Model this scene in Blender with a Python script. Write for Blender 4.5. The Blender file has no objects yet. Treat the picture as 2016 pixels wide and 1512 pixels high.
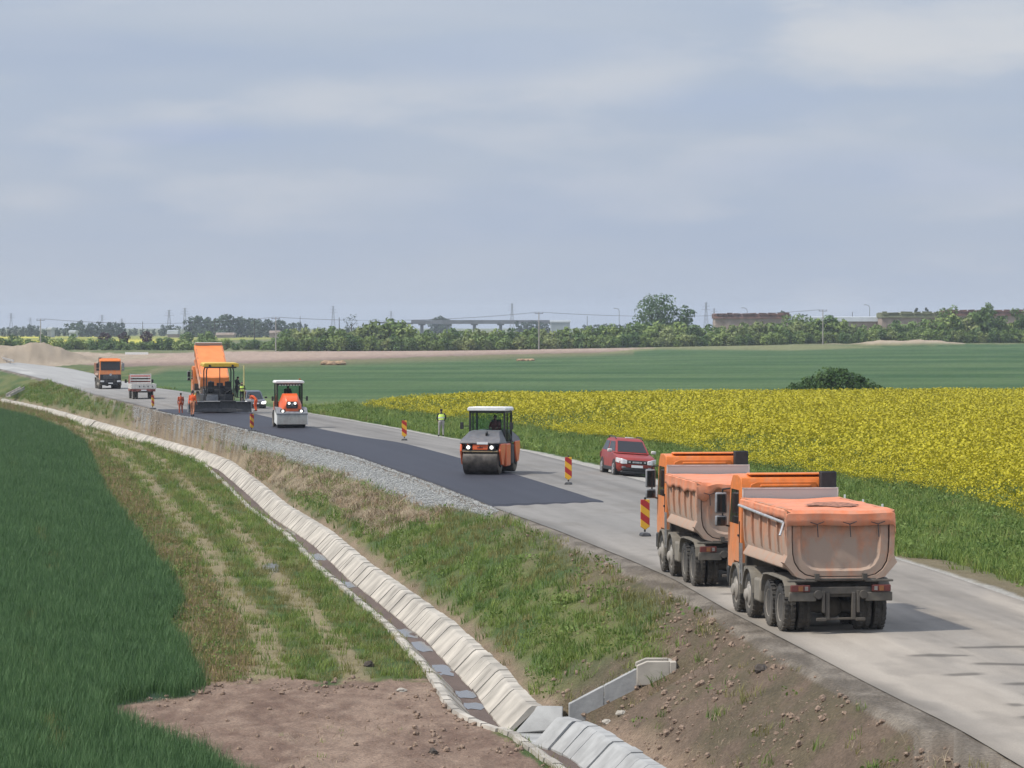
import bpy, math, random
import numpy as np
from mathutils import Vector, Matrix
R = math.radians
random.seed(7)
scene = bpy.context.scene
# ------------------------------------------------------------------ camera
F_PX, CX, CY, HZ, CAMZ = 6800.0, 1008.0, 756.0, 640.0, 7.0     # photograph is 2016 x 1512
PITCH = math.atan((CY - HZ) / F_PX)
cam_d = bpy.data.cameras.new("camera"); cam = bpy.data.objects.new("camera", cam_d)
scene.collection.objects.link(cam); scene.camera = cam
cam_d.sensor_width = 36.0; cam_d.lens = 36.0 * F_PX / 2016.0
cam_d.clip_start = 0.5; cam_d.clip_end = 30000
cam.location = (0, 0, CAMZ); cam.rotation_euler = (math.pi / 2 - PITCH, 0, 0)
# ------------------------------------------------------------------ sky, sun, exposure
SUN_EL, SUN_AZ = R(54), R(-110)         # azimuth clockwise from +Y: the sun stands left of the road, a little behind the camera
world = bpy.data.worlds.new("World"); scene.world = world; world.use_nodes = True
wn = world.node_tree; wn.nodes.clear()
def N(nt, t, **kw):
    n = nt.nodes.new(t)
    for k, v in kw.items(): setattr(n, k, v)
    return n
def ramp(nt, stops, interp='LINEAR'):
    r = N(nt, 'ShaderNodeValToRGB'); e = r.color_ramp.elements; r.color_ramp.interpolation = interp
    while len(e) < len(stops): e.new(0.5)
    for i, (p, c) in enumerate(stops):
        e[i].position = p; e[i].color = (*c, 1) if len(c) == 3 else c
    return r
def build_world():
    L = wn.links.new
    out = N(wn, 'ShaderNodeOutputWorld'); bg = N(wn, 'ShaderNodeBackground')
    sky = N(wn, 'ShaderNodeTexSky', sky_type='NISHITA', sun_disc=False)
    sky.sun_elevation = SUN_EL; sky.sun_rotation = SUN_AZ
    sky.air_density = 1.0; sky.dust_density = 2.0; sky.ozone_density = 1.5
    tc = N(wn, 'ShaderNodeTexCoord')
    def noise(scale, sx, sz, det, rough, off):
        m = N(wn, 'ShaderNodeMapping'); m.inputs['Scale'].default_value = (sx, sx, sz); m.inputs['Location'].default_value = off
        n = N(wn, 'ShaderNodeTexNoise'); n.inputs['Scale'].default_value = scale
        n.inputs['Detail'].default_value = det; n.inputs['Roughness'].default_value = rough
        L(tc.outputs['Generated'], m.inputs['Vector']); L(m.outputs[0], n.inputs['Vector']); return n
    n1 = noise(3.0, 2.6, 14, 4, 0.5, (3.1, 0.7, 0.35))        # broad banks
    n2 = noise(9.0, 1.5, 6, 6, 0.52, (1.3, 4.2, 2.1))         # puffs
    # cloud layer colours (scene linear, already at background strength 0.1)
    r1 = ramp(wn, [(0.34, (2.95, 3.48, 4.50)), (0.66, (3.40, 3.80, 4.52))])
    L(n1.outputs['Fac'], r1.inputs[0])
    r2 = ramp(wn, [(0.50, (0, 0, 0)), (0.74, (1, 1, 1))]); L(n2.outputs['Fac'], r2.inputs[0])
    mx = N(wn, 'ShaderNodeMix', data_type='RGBA'); L(r2.outputs[0], mx.inputs['Factor'])
    L(r1.outputs[0], mx.inputs['A']); mx.inputs['B'].default_value = (4.05, 4.30, 4.85, 1)
    # a few thicker, brighter heaps and bluer gaps, each at its own bearing and height in the sky
    colr = mx.outputs['Result']
    for px, py, rx, ry, c, amt in ((1770, 70, 330, 130, (4.75, 4.80, 5.0), .8), (1940, 20, 400, 90, (4.5, 4.65, 4.95), .7), (1240, 160, 190, 70, (4.45, 4.60, 4.95), .6), (610, 205, 210, 75, (4.45, 4.60, 4.95), .65), (80, 400, 150, 45, (4.3, 4.45, 4.85), .5), (700, 20, 900, 70, (3.9, 4.2, 4.8), .6),
                                   (250, 110, 700, 75, (2.70, 3.25, 4.40), .6), (1000, 95, 330, 60, (2.75, 3.35, 4.55), .45), (1440, 200, 260, 50, (2.85, 3.45, 4.75), .45), (420, 268, 220, 28, (2.80, 3.35, 4.75), .5), (1000, 430, 330, 110, (2.90, 3.45, 4.6), .35), (1750, 340, 400, 60, (2.85, 3.40, 4.70), .4)):
        sb = N(wn, 'ShaderNodeVectorMath', operation='SUBTRACT'); L(tc.outputs['Generated'], sb.inputs[0]); sb.inputs[1].default_value = ((px - 1008) / 6800, 1, (640 - py) / 6800)
        sc = N(wn, 'ShaderNodeVectorMath', operation='MULTIPLY'); L(sb.outputs[0], sc.inputs[0]); sc.inputs[1].default_value = (6800 / rx, 1.0, 6800 / ry)
        ln = N(wn, 'ShaderNodeVectorMath', operation='LENGTH'); L(sc.outputs[0], ln.inputs[0])
        ad = N(wn, 'ShaderNodeMath', operation='MULTIPLY_ADD'); L(n2.outputs['Fac'], ad.inputs[0]); ad.inputs[1].default_value = -2.2; ad.inputs[2].default_value = 1.1; a2 = N(wn, 'ShaderNodeMath', operation='ADD'); L(ad.outputs[0], a2.inputs[0]); L(ln.outputs['Value'], a2.inputs[1])
        mr = N(wn, 'ShaderNodeMapRange', interpolation_type='SMOOTHSTEP'); mr.inputs['From Min'].default_value = 1.15; mr.inputs['From Max'].default_value = .1; mr.inputs['To Min'].default_value = 0; mr.inputs['To Max'].default_value = amt; L(a2.outputs[0], mr.inputs['Value'])
        mm = N(wn, 'ShaderNodeMix', data_type='RGBA'); L(mr.outputs[0], mm.inputs['Factor']); L(colr, mm.inputs['A']); mm.inputs['B'].default_value = (*c, 1); colr = mm.outputs['Result']
    # thicker cloud cover leaves about a tenth of the clear sky showing through
    m2 = N(wn, 'ShaderNodeMix', data_type='RGBA'); m2.inputs['Factor'].default_value = 0.90
    L(sky.outputs[0], m2.inputs['A']); L(colr, m2.inputs['B'])
    # thin cloud lit from above: brighter overhead than low down
    sep = N(wn, 'ShaderNodeSeparateXYZ'); L(tc.outputs['Generated'], sep.inputs[0])
    el = N(wn, 'ShaderNodeMapRange'); el.inputs['From Min'].default_value = 0.14; el.inputs['From Max'].default_value = 0.75; el.inputs['To Min'].default_value = 1.0; el.inputs['To Max'].default_value = 1.75; L(sep.outputs['Z'], el.inputs['Value'])
    m3 = N(wn, 'ShaderNodeVectorMath', operation='SCALE'); L(m2.outputs['Result'], m3.inputs[0]); L(el.outputs[0], m3.inputs['Scale'])
    L(m3.outputs[0], bg.inputs['Color']); bg.inputs['Strength'].default_value = 0.1
    L(bg.outputs[0], out.inputs[0])
build_world()
sun_d = bpy.data.lights.new("sun", 'SUN'); sun_d.energy = 2.7; sun_d.angle = R(2.0); sun_d.color = (1.0, 0.94, 0.85)
sun = bpy.data.objects.new("sun", sun_d); scene.collection.objects.link(sun)
to_sun = Vector((math.sin(SUN_AZ) * math.cos(SUN_EL), math.cos(SUN_AZ) * math.cos(SUN_EL), math.sin(SUN_EL)))
sun.rotation_euler = to_sun.to_track_quat('Z', 'Y').to_euler()
scene.view_settings.view_transform = 'Standard'; scene.view_settings.look = 'None'
scene.view_settings.exposure = 0.5; scene.view_settings.gamma = 1.0
scene.cycles.max_bounces = 6; scene.cycles.diffuse_bounces = 2; scene.cycles.glossy_bounces = 2
scene.cycles.transmission_bounces = 4; scene.cycles.volume_bounces = 0; scene.cycles.transparent_max_bounces = 6
# ------------------------------------------------------------------ helpers
COL = scene.collection
def unproj(px, py, z):
    px = np.asarray(px, float); py = np.asarray(py, float); z = np.asarray(z, float)
    cp, sp = math.cos(PITCH), math.sin(PITCH)
    a = (px - CX) / F_PX; b = (CY - py) / F_PX
    dx, dy, dz = a, cp + b * sp, -sp + b * cp
    t = (z - CAMZ) / dz
    return dx * t, dy * t
def proj(x, y, z):
    cp, sp = math.cos(PITCH), math.sin(PITCH)
    zz = z - CAMZ; d = y * cp - zz * sp; u = y * sp + zz * cp
    d = np.maximum(d, 1e-3)
    return CX + F_PX * x / d, CY - F_PX * u / d
def at(px, Y, z=0.0):            # world point at depth Y seen in column px
    return ((px - CX) / F_PX * Y, Y, z)
def gp(px, py, z=0.0):           # point on the plane z seen at a pixel
    x, y = unproj(px, py, z); return (float(x), float(y), z)

def tag(o, label=None, cat=None, group=None, kind=None):
    if label: o['label'] = label
    if cat: o['category'] = cat
    if group: o['group'] = group
    if kind: o['kind'] = kind
    return o
def thing(name, label, cat, loc=(0, 0, 0), rz=0.0, group=None):
    o = bpy.data.objects.new(name, None); COL.objects.link(o); o.empty_display_size = 0.3
    o.location = loc; o.rotation_euler = (0, 0, rz)
    return tag(o, label, cat, group)
def kids(o): return [c for c in bpy.data.objects if c.parent == o]
def copy_tree(o, parent=None):
    c = o.copy(); COL.objects.link(c)
    if parent: c.parent = parent
    for ch in kids(o): copy_tree(ch, c)
    return c

class MB:
    """collects shapes and links them as one mesh object"""
    def __init__(s): s.v = []; s.f = []; s.m = []; s.M = Matrix.Identity(4); s.uv = None
    def add(s, vs, fs, mi=0):
        b = len(s.v); s.v += [tuple(s.M @ Vector(p)) for p in vs]
        s.f += [tuple(b + i for i in f) for f in fs]; s.m += [mi] * len(fs)
    def box(s, c, d, rot=None, mi=0, taper=(1, 1)):
        x, y, z = d[0] / 2, d[1] / 2, d[2] / 2; tx, ty = taper
        p = [(-x, -y, -z), (x, -y, -z), (x, y, -z), (-x, y, -z), (-x * tx, -y * ty, z), (x * tx, -y * ty, z), (x * tx, y * ty, z), (-x * tx, y * ty, z)]
        m = Matrix.Translation(c)
        if rot: m = m @ Matrix.Rotation(rot[2], 4, 'Z') @ Matrix.Rotation(rot[1], 4, 'Y') @ Matrix.Rotation(rot[0], 4, 'X')
        s.add([m @ Vector(q) for q in p], [(0, 3, 2, 1), (4, 5, 6, 7), (0, 1, 5, 4), (1, 2, 6, 5), (2, 3, 7, 6), (3, 0, 4, 7)], mi)
    def prism(s, poly, a, b, axis='x', mi=0):
        """poly in the other two axes (x: (y,z), y: (x,z), z: (x,y)), extruded from a to b"""
        n = len(poly)
        def P(q, t): return {'x': (t, q[0], q[1]), 'y': (q[0], t, q[1]), 'z': (q[0], q[1], t)}[axis]
        vs = [P(q, a) for q in poly] + [P(q, b) for q in poly]
        fs = [tuple(range(n))[::-1], tuple(range(n, 2 * n))] + [(i, (i + 1) % n, n + (i + 1) % n, n + i) for i in range(n)]
        s.add(vs, fs, mi)
    def cyl(s, p0, p1, r0, r1=None, n=12, caps=True, mi=0):
        p0, p1 = Vector(p0), Vector(p1); r1 = r0 if r1 is None else r1
        q = (p1 - p0).to_track_quat('Z', 'Y'); vs = []
        for p, r in ((p0, r0), (p1, r1)):
            for i in range(n):
                a = 2 * math.pi * i / n; vs.append(p + q @ Vector((r * math.cos(a), r * math.sin(a), 0)))
        fs = [(i, (i + 1) % n, n + (i + 1) % n, n + i) for i in range(n)]
        if caps: fs += [tuple(range(n))[::-1], tuple(range(n, 2 * n))]
        s.add(vs, fs, mi)
    def tube(s, path, r, n=8, mi=0):
        for a, b in zip(path[:-1], path[1:]): s.cyl(a, b, r, r, n, True, mi)
    def loft(s, secs, closed=True, caps=True, mi=0):
        n = len(secs[0]); vs = [p for c in secs for p in c]; fs = []
        for k in range(len(secs) - 1):
            for i in range(n if closed else n - 1):
                j = (i + 1) % n; fs.append((k * n + i, k * n + j, (k + 1) * n + j, (k + 1) * n + i))
        if caps: fs += [tuple(range(n))[::-1], tuple(range((len(secs) - 1) * n, len(secs) * n))]
        s.add(vs, fs, mi)
    def lathe(s, prof, c, axis='x', n=28, mi=0):
        """prof: (offset along axis, radius)"""
        secs = []
        for a, r in prof:
            ring = []
            for i in range(n):
                t = 2 * math.pi * i / n; u, w = r * math.cos(t), r * math.sin(t)
                ring.append({'x': (c[0] + a, c[1] + u, c[2] + w), 'y': (c[0] + u, c[1] + a, c[2] + w), 'z': (c[0] + u, c[1] + w, c[2] + a)}[axis])
            secs.append(ring)
        s.loft(secs, True, True, mi)
    def sphere(s, c, r, n=10, mi=0):
        if not hasattr(r, '__len__'): r = (r, r, r)
        k = n // 2; vs = [(c[0], c[1], c[2] - r[2])]
        for i in range(1, k):
            ph = math.pi * i / k - math.pi / 2
            for j in range(n):
                t = 2 * math.pi * j / n
                vs.append((c[0] + r[0] * math.cos(ph) * math.cos(t), c[1] + r[1] * math.cos(ph) * math.sin(t), c[2] + r[2] * math.sin(ph)))
        vs.append((c[0], c[1], c[2] + r[2])); fs = []
        for j in range(n): fs.append((0, 1 + (j + 1) % n, 1 + j))
        for i in range(k - 2):
            for j in range(n):
                a = 1 + i * n + j; b = 1 + i * n + (j + 1) % n; fs.append((a, b, b + n, a + n))
        l = len(vs) - 1
        for j in range(n): fs.append((l, 1 + (k - 2) * n + j, 1 + (k - 2) * n + (j + 1) % n))
        s.add(vs, fs, mi)
    def build(s, name, mats, parent=None, bevel=0.0, smooth=True, angle=35, segs=2):
        me = bpy.data.meshes.new(name); me.from_pydata(s.v, [], s.f)
        if not isinstance(mats, (list, tuple)): mats = [mats]
        for m in mats: me.materials.append(m)
        if len(mats) > 1: me.polygons.foreach_set('material_index', s.m)
        import bmesh
        bm = bmesh.new(); bm.from_mesh(me); bmesh.ops.recalc_face_normals(bm, faces=bm.faces); bm.to_mesh(me); bm.free()
        if smooth:
            me.polygons.foreach_set('use_smooth', [True] * len(me.polygons)); me.set_sharp_from_angle(angle=R(angle))
        o = bpy.data.objects.new(name, me); COL.objects.link(o)
        if parent: o.parent = parent
        if bevel:
            b = o.modifiers.new('bevel', 'BEVEL'); b.width = bevel; b.segments = segs; b.limit_method = 'ANGLE'; b.angle_limit = R(40); b.use_clamp_overlap = True
        return o

# ------------------------------------------------------------------ materials
def pmat(name, col, rough=0.6, metal=0.0, var=0.12, vscale=6.0, bump=0.0, bscale=30.0, dust=None, spec=0.5, coat=0.0):
    """plain surface with mottled colour; dust = (colour, amount, z0, z1): dry dust that clings below z1 and in patches"""
    m = bpy.data.materials.new(name); m.use_nodes = True; nt = m.node_tree; L = nt.links.new
    b = nt.nodes['Principled BSDF']; b.inputs['Roughness'].default_value = rough; b.inputs['Metallic'].default_value = metal
    b.inputs['Specular IOR Level'].default_value = spec; b.inputs['Coat Weight'].default_value = coat
    tc = N(nt, 'ShaderNodeTexCoord'); n = N(nt, 'ShaderNodeTexNoise'); n.inputs['Scale'].default_value = vscale; n.inputs['Detail'].default_value = 5
    L(tc.outputs['Object'], n.inputs['Vector'])
    lo = [max(0, c * (1 - var * 1.6)) for c in col]; hi = [c * (1 + var * 1.2) for c in col]
    r = ramp(nt, [(0.3, lo), (0.7, hi)]); L(n.outputs['Fac'], r.inputs[0]); colr = r.outputs[0]
    if dust:
        dc, amt, z0, z1 = dust
        sp = N(nt, 'ShaderNodeSeparateXYZ'); L(tc.outputs['Object'], sp.inputs[0])
        mr = N(nt, 'ShaderNodeMapRange'); mr.inputs['From Min'].default_value = z0; mr.inputs['From Max'].default_value = z1
        mr.inputs['To Min'].default_value = 1.0; mr.inputs['To Max'].default_value = 0.0; L(sp.outputs['Z'], mr.inputs['Value'])
        n2 = N(nt, 'ShaderNodeTexNoise'); n2.inputs['Scale'].default_value = 2.3; n2.inputs['Detail'].default_value = 7; n2.inputs['Roughness'].default_value = 0.65
        mp = N(nt, 'ShaderNodeMapping'); mp.inputs['Scale'].default_value = (1.6, 1.6, 0.7); L(tc.outputs['Object'], mp.inputs[0]); L(mp.outputs[0], n2.inputs['Vector'])
        a = N(nt, 'ShaderNodeMath', operation='MULTIPLY_ADD'); L(n2.outputs['Fac'], a.inputs[0]); a.inputs[1].default_value = 2.3; a.inputs[2].default_value = -1.15
        a2 = N(nt, 'ShaderNodeMath', operation='ADD', use_clamp=True); L(a.outputs[0], a2.inputs[0]); L(mr.outputs[0], a2.inputs[1])
        a3 = N(nt, 'ShaderNodeMath', operation='MULTIPLY'); L(a2.outputs[0], a3.inputs[0]); a3.inputs[1].default_value = amt
        mx = N(nt, 'ShaderNodeMix', data_type='RGBA'); L(a3.outputs[0], mx.inputs['Factor']); L(colr, mx.inputs['A']); mx.inputs['B'].default_value = (*dc, 1)
        colr = mx.outputs['Result']
        mr2 = N(nt, 'ShaderNodeMapRange'); mr2.inputs['To Min'].default_value = rough; mr2.inputs['To Max'].default_value = 0.9; L(a3.outputs[0], mr2.inputs['Value']); L(mr2.outputs[0], b.inputs['Roughness'])
    L(colr, b.inputs['Base Color'])
    if bump:
        nb = N(nt, 'ShaderNodeTexNoise'); nb.inputs['Scale'].default_value = bscale; nb.inputs['Detail'].default_value = 6; L(tc.outputs['Object'], nb.inputs['Vector'])
        bp = N(nt, 'ShaderNodeBump'); bp.inputs['Strength'].default_value = bump; bp.inputs['Distance'].default_value = 0.05; L(nb.outputs['Fac'], bp.inputs['Height']); L(bp.outputs[0], b.inputs['Normal'])
    return m
def leafmat(name, c0, c1, c2=None, scale=0.6, trans=0.25, rough=0.6):
    """foliage: colour drifts between clumps and from plant to plant"""
    m = bpy.data.materials.new(name); m.use_nodes = True; nt = m.node_tree; L = nt.links.new
    b = nt.nodes['Principled BSDF']; b.inputs['Roughness'].default_value = rough; b.inputs['Specular IOR Level'].default_value = 0.25
    tc = N(nt, 'ShaderNodeTexCoord'); n = N(nt, 'ShaderNodeTexNoise'); n.inputs['Scale'].default_value = scale; n.inputs['Detail'].default_value = 4
    L(tc.outputs['Object'], n.inputs['Vector'])
    oi = N(nt, 'ShaderNodeObjectInfo')
    a = N(nt, 'ShaderNodeMath', operation='MULTIPLY_ADD'); L(oi.outputs['Random'], a.inputs[0]); a.inputs[1].default_value = 0.5; a.inputs[2].default_value = -0.25
    a2 = N(nt, 'ShaderNodeMath', operation='ADD', use_clamp=True); L(a.outputs[0], a2.inputs[0]); L(n.outputs['Fac'], a2.inputs[1])
    r = ramp(nt, [(0.25, c0), (0.75, c1)] if c2 is None else [(0.2, c0), (0.5, c1), (0.85, c2)]); L(a2.outputs[0], r.inputs[0])
    L(r.outputs[0], b.inputs['Base Color'])
    tr = N(nt, 'ShaderNodeBsdfTranslucent'); L(r.outputs[0], tr.inputs['Color'])
    ms = N(nt, 'ShaderNodeMixShader'); ms.inputs[0].default_value = trans; L(b.outputs[0], ms.inputs[1]); L(tr.outputs[0], ms.inputs[2])
    L(ms.outputs[0], nt.nodes['Material Output'].inputs['Surface'])
    return m
DUST = (0.30, 0.235, 0.185)
M = {}
M['orange'] = pmat('truck_orange_paint', (0.70, 0.185, 0.028), 0.42, var=0.08, dust=((0.42, 0.27, 0.18), 0.7, 0.6, 2.9))
M['tub'] = pmat('tub_dusty_orange_steel', (0.52, 0.17, 0.06), 0.6, var=0.18, dust=((0.37, 0.272, 0.208), 1.0, 1.75, 3.3), bump=0.15, bscale=9)
M['tarp'] = pmat('tarp_orange', (0.70, 0.205, 0.085), 0.65, var=0.10, vscale=3.0, bump=0.2, bscale=7, dust=((0.48, 0.30, 0.215), 0.75, 1.9, 3.3))
M['tarpclean'] = pmat('clean_orange_tarp', (0.76, 0.225, 0.06), 0.6, var=0.06, vscale=1.5, bump=0.2, bscale=3)
M['tarpdirt'] = pmat('spilled_grit_on_tarp', (0.30, 0.135, 0.085), 0.95, var=0.4, vscale=12)
M['chassis'] = pmat('chassis_dusty', (0.045, 0.042, 0.038), 0.8, var=0.3, dust=((0.15, 0.125, 0.095), 0.55, 0.1, 2.0))
M['mud'] = pmat('mudguard_dusty', (0.16, 0.15, 0.13), 0.8, var=0.2, dust=((0.235, 0.205, 0.16), 0.8, 0.4, 2.0))
M['mud2'] = pmat('rear_plate_muddy', (0.10, 0.09, 0.075), 0.85, var=0.3, dust=((0.15, 0.13, 0.10), 0.7, 0.4, 1.6))
M['tyre'] = pmat('tyre_rubber', (0.028, 0.027, 0.026), 0.85, var=0.3, dust=((0.155, 0.137, 0.112), 0.65, 0.0, 1.1), bump=0.5, bscale=25)
M['rim'] = pmat('wheel_rim_dusty', (0.30, 0.28, 0.25), 0.7, var=0.25, dust=((0.27, 0.235, 0.19), 0.7, 0.2, 1.2))
M['black'] = pmat('black_plastic', (0.018, 0.018, 0.019), 0.55, var=0.2)
M['dark'] = pmat('dark_steel', (0.035, 0.035, 0.038), 0.6, var=0.3)
M['hoodgrey'] = pmat('dark_grey_hood_paint', (0.105, 0.11, 0.12), 0.45, var=0.12, dust=(DUST, .3, .8, 2.2))
M['dustlens'] = pmat('dusty_lamp_lens', (0.24, 0.22, 0.20), 0.5, var=0.2)
M['grey'] = pmat('grey_plastic', (0.20, 0.205, 0.215), 0.6, var=0.15)
M['alu'] = pmat('dusty_aluminium', (0.50, 0.50, 0.50), 0.45, metal=0.6, var=0.15)
M['white'] = pmat('white_paint', (0.76, 0.76, 0.73), 0.45, var=0.06)
M['offwhite'] = pmat('grubby_white_paint', (0.56, 0.54, 0.50), 0.6, var=0.14)
M['redlens'] = pmat('red_lamp_lens', (0.13, 0.026, 0.020), 0.5, var=0.1)
M['amber'] = pmat('amber_lamp_lens', (0.26, 0.10, 0.03), 0.5, var=0.1)
M['plate'] = pmat('number_plate', (0.75, 0.75, 0.74), 0.4, var=0.03)
M['rorange'] = pmat('roller_orange_paint', (0.78, 0.115, 0.016), 0.35, var=0.06, dust=(DUST, 0.2, 0.2, 2.0), coat=0.2)
M['drum'] = pmat('roller_drum_steel', (0.085, 0.072, 0.06), 0.42, metal=0.35, var=0.35, vscale=4)
M['concrete'] = pmat('precast_concrete', (0.40, 0.365, 0.31), 0.9, var=0.24, vscale=.9, bump=0.12, bscale=12)
M['concrete2'] = pmat('grey_concrete', (0.33, 0.33, 0.32), 0.9, var=0.14, vscale=1.8, bump=0.2, bscale=10)
M['bark'] = pmat('bark', (0.10, 0.08, 0.06), 0.9, var=0.3)
M['skin'] = pmat('skin', (0.42, 0.24, 0.17), 0.6, var=0.05)
M['hair'] = pmat('dark_hair', (0.02, 0.015, 0.012), 0.7)
def glassmat(name, tint=(0.9, 0.95, 0.95), alpha=0.55, dark=(0.015, 0.02, 0.022)):
    m = bpy.data.materials.new(name); m.use_nodes = True; nt = m.node_tree; L = nt.links.new
    b = nt.nodes['Principled BSDF']; b.inputs['Base Color'].default_value = (*dark, 1); b.inputs['Roughness'].default_value = 0.06
    t = N(nt, 'ShaderNodeBsdfTransparent'); t.inputs[0].default_value = (*tint, 1)
    ms = N(nt, 'ShaderNodeMixShader'); ms.inputs[0].default_value = alpha; L(t.outputs[0], ms.inputs[1]); L(b.outputs[0], ms.inputs[2])
    L(ms.outputs[0], nt.nodes['Material Output'].inputs['Surface']); return m
M['glass'] = glassmat('tinted_glass', alpha=0.85)
M['clear'] = glassmat('cab_glass', tint=(0.86, 0.95, 0.93), alpha=0.10)
M['plexi'] = glassmat('dusty_clear_plastic', tint=(0.8, 0.8, 0.8), alpha=0.82, dark=(0.50, 0.49, 0.47))
M['plexi'].node_tree.nodes['Principled BSDF'].inputs['Roughness'].default_value = 0.6
def lampmat(name, col, strength):
    m = bpy.data.materials.new(name); m.use_nodes = True
    b = m.node_tree.nodes['Principled BSDF']; b.inputs['Base Color'].default_value = (0.8, 0.8, 0.78, 1); b.inputs['Roughness'].default_value = 0.2
    b.inputs['Emission Color'].default_value = (*col, 1); b.inputs['Emission Strength'].default_value = strength; return m
M['lamp'] = lampmat('lit_headlamp', (1.0, 0.95, 0.85), 1.2)
M['lens'] = pmat('clear_lamp_lens', (0.62, 0.62, 0.62), 0.15, var=0.1)
# ------------------------------------------------------------------ numpy noise
def vnoise(x, y, seed=0):
    xi = np.floor(x).astype(np.int64); yi = np.floor(y).astype(np.int64); fx = x - xi; fy = y - yi
    fx = fx * fx * (3 - 2 * fx); fy = fy * fy * (3 - 2 * fy)
    def h(i, j):
        n = (i * 374761393 + j * 668265263 + seed * 974711) & 0x7fffffff
        n = ((n ^ (n >> 13)) * 1274126177) & 0x7fffffff
        return ((n ^ (n >> 16)) & 0xffff) / 65535.0
    return (h(xi, yi) * (1 - fx) + h(xi + 1, yi) * fx) * (1 - fy) + (h(xi, yi + 1) * (1 - fx) + h(xi + 1, yi + 1) * fx) * fy
def fbm(x, y, seed=0, oct=4, gain=0.5):
    s = 0; a = 1; t = 0
    for k in range(oct):
        s = s + a * vnoise(x, y, seed + k * 17); t += a; a *= gain; x = x * 2.03 + 11.3; y = y * 2.03 + 5.1
    return s / t
def sstep(a, b, x):
    t = np.clip((x - a) / (b - a), 0, 1); return t * t * (3 - 2 * t)
# ------------------------------------------------------------------ plan of the place: curves as x(depth), traced on the ground
TY = np.exp(np.linspace(math.log(20), math.log(2000), 3000))
def curve(pts, z, smooth=25):
    p = np.array(pts, float); X, Y = unproj(p[:, 0], p[:, 1], z); o = np.argsort(Y); X, Y = X[o], Y[o]
    x = np.interp(TY, Y, X)
    lo = TY < Y[0]; hi = TY > Y[-1]
    x[lo] = X[0] + (TY[lo] - Y[0]) * (X[1] - X[0]) / (Y[1] - Y[0])
    x[hi] = X[-1] + (TY[hi] - Y[-1]) * (X[-1] - X[-2]) / (Y[-1] - Y[-2])
    k = np.ones(smooth) / smooth; xp = np.pad(x, smooth, mode='reflect', reflect_type='odd')
    for _ in range(2): xp = np.convolve(xp, k, mode='same')
    return xp[smooth:-smooth]
PAVE_L = curve([(2300, 1680), (2011, 1509), (1892, 1437), (1714, 1348), (1595, 1285), (1434, 1202), (1323, 1138), (1240, 1102), (1100, 1045), (986, 1004), (850, 950), (700, 898), (547, 860), (486, 845), (387, 823), (330, 813), (270, 797), (187, 777), (100, 750), (0, 726), (-120, 706)], 0)
GRASS_L = curve([(2300, 1700), (2000, 1535), (1892, 1476), (1803, 1431), (1714, 1387), (1624, 1333), (1518, 1277), (1379, 1190), (1240, 1127), (1150, 1083), (1050, 1037), (960, 1004), (835, 952), (690, 900), (540, 862), (480, 847), (380, 824), (322, 814), (262, 798), (180, 778), (92, 751), (-8, 727), (-130, 706)], 0)
PAVE_R = curve([(2600, 1370), (2016, 1184), (1862, 1130), (1746, 1095), (1500, 1015), (1320, 962), (1181, 924), (1098, 904), (1027, 886), (860, 860), (770, 842), (640, 819), (520, 800), (360, 770), (310, 764), (245, 751), (187, 736), (137, 725), (0, 710), (-160, 695)], 0)
DITCH = curve([(1400, 1580), (1291, 1512), (1223, 1470), (1166, 1434), (1107, 1419), (1053, 1395), (1026, 1369), (984, 1318), (946, 1285), (883, 1226), (846, 1200), (787, 1158), (721, 1111), (647, 1048), (560, 995), (510, 953), (453, 910), (400, 889), (350, 876), (215, 838), (165, 824), (100, 806), (0, 785), (-90, 768), (-200, 750)], -2.0, 12)
def cx(c, Y): return np.interp(Y, TY, c)
ZR, ZF = -2.0, -2.1              # ditch rim, left field
WD, WF = 0.52, 0.52              # ditch wall run, floor width
CHUTE_Y = 80.1
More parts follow.
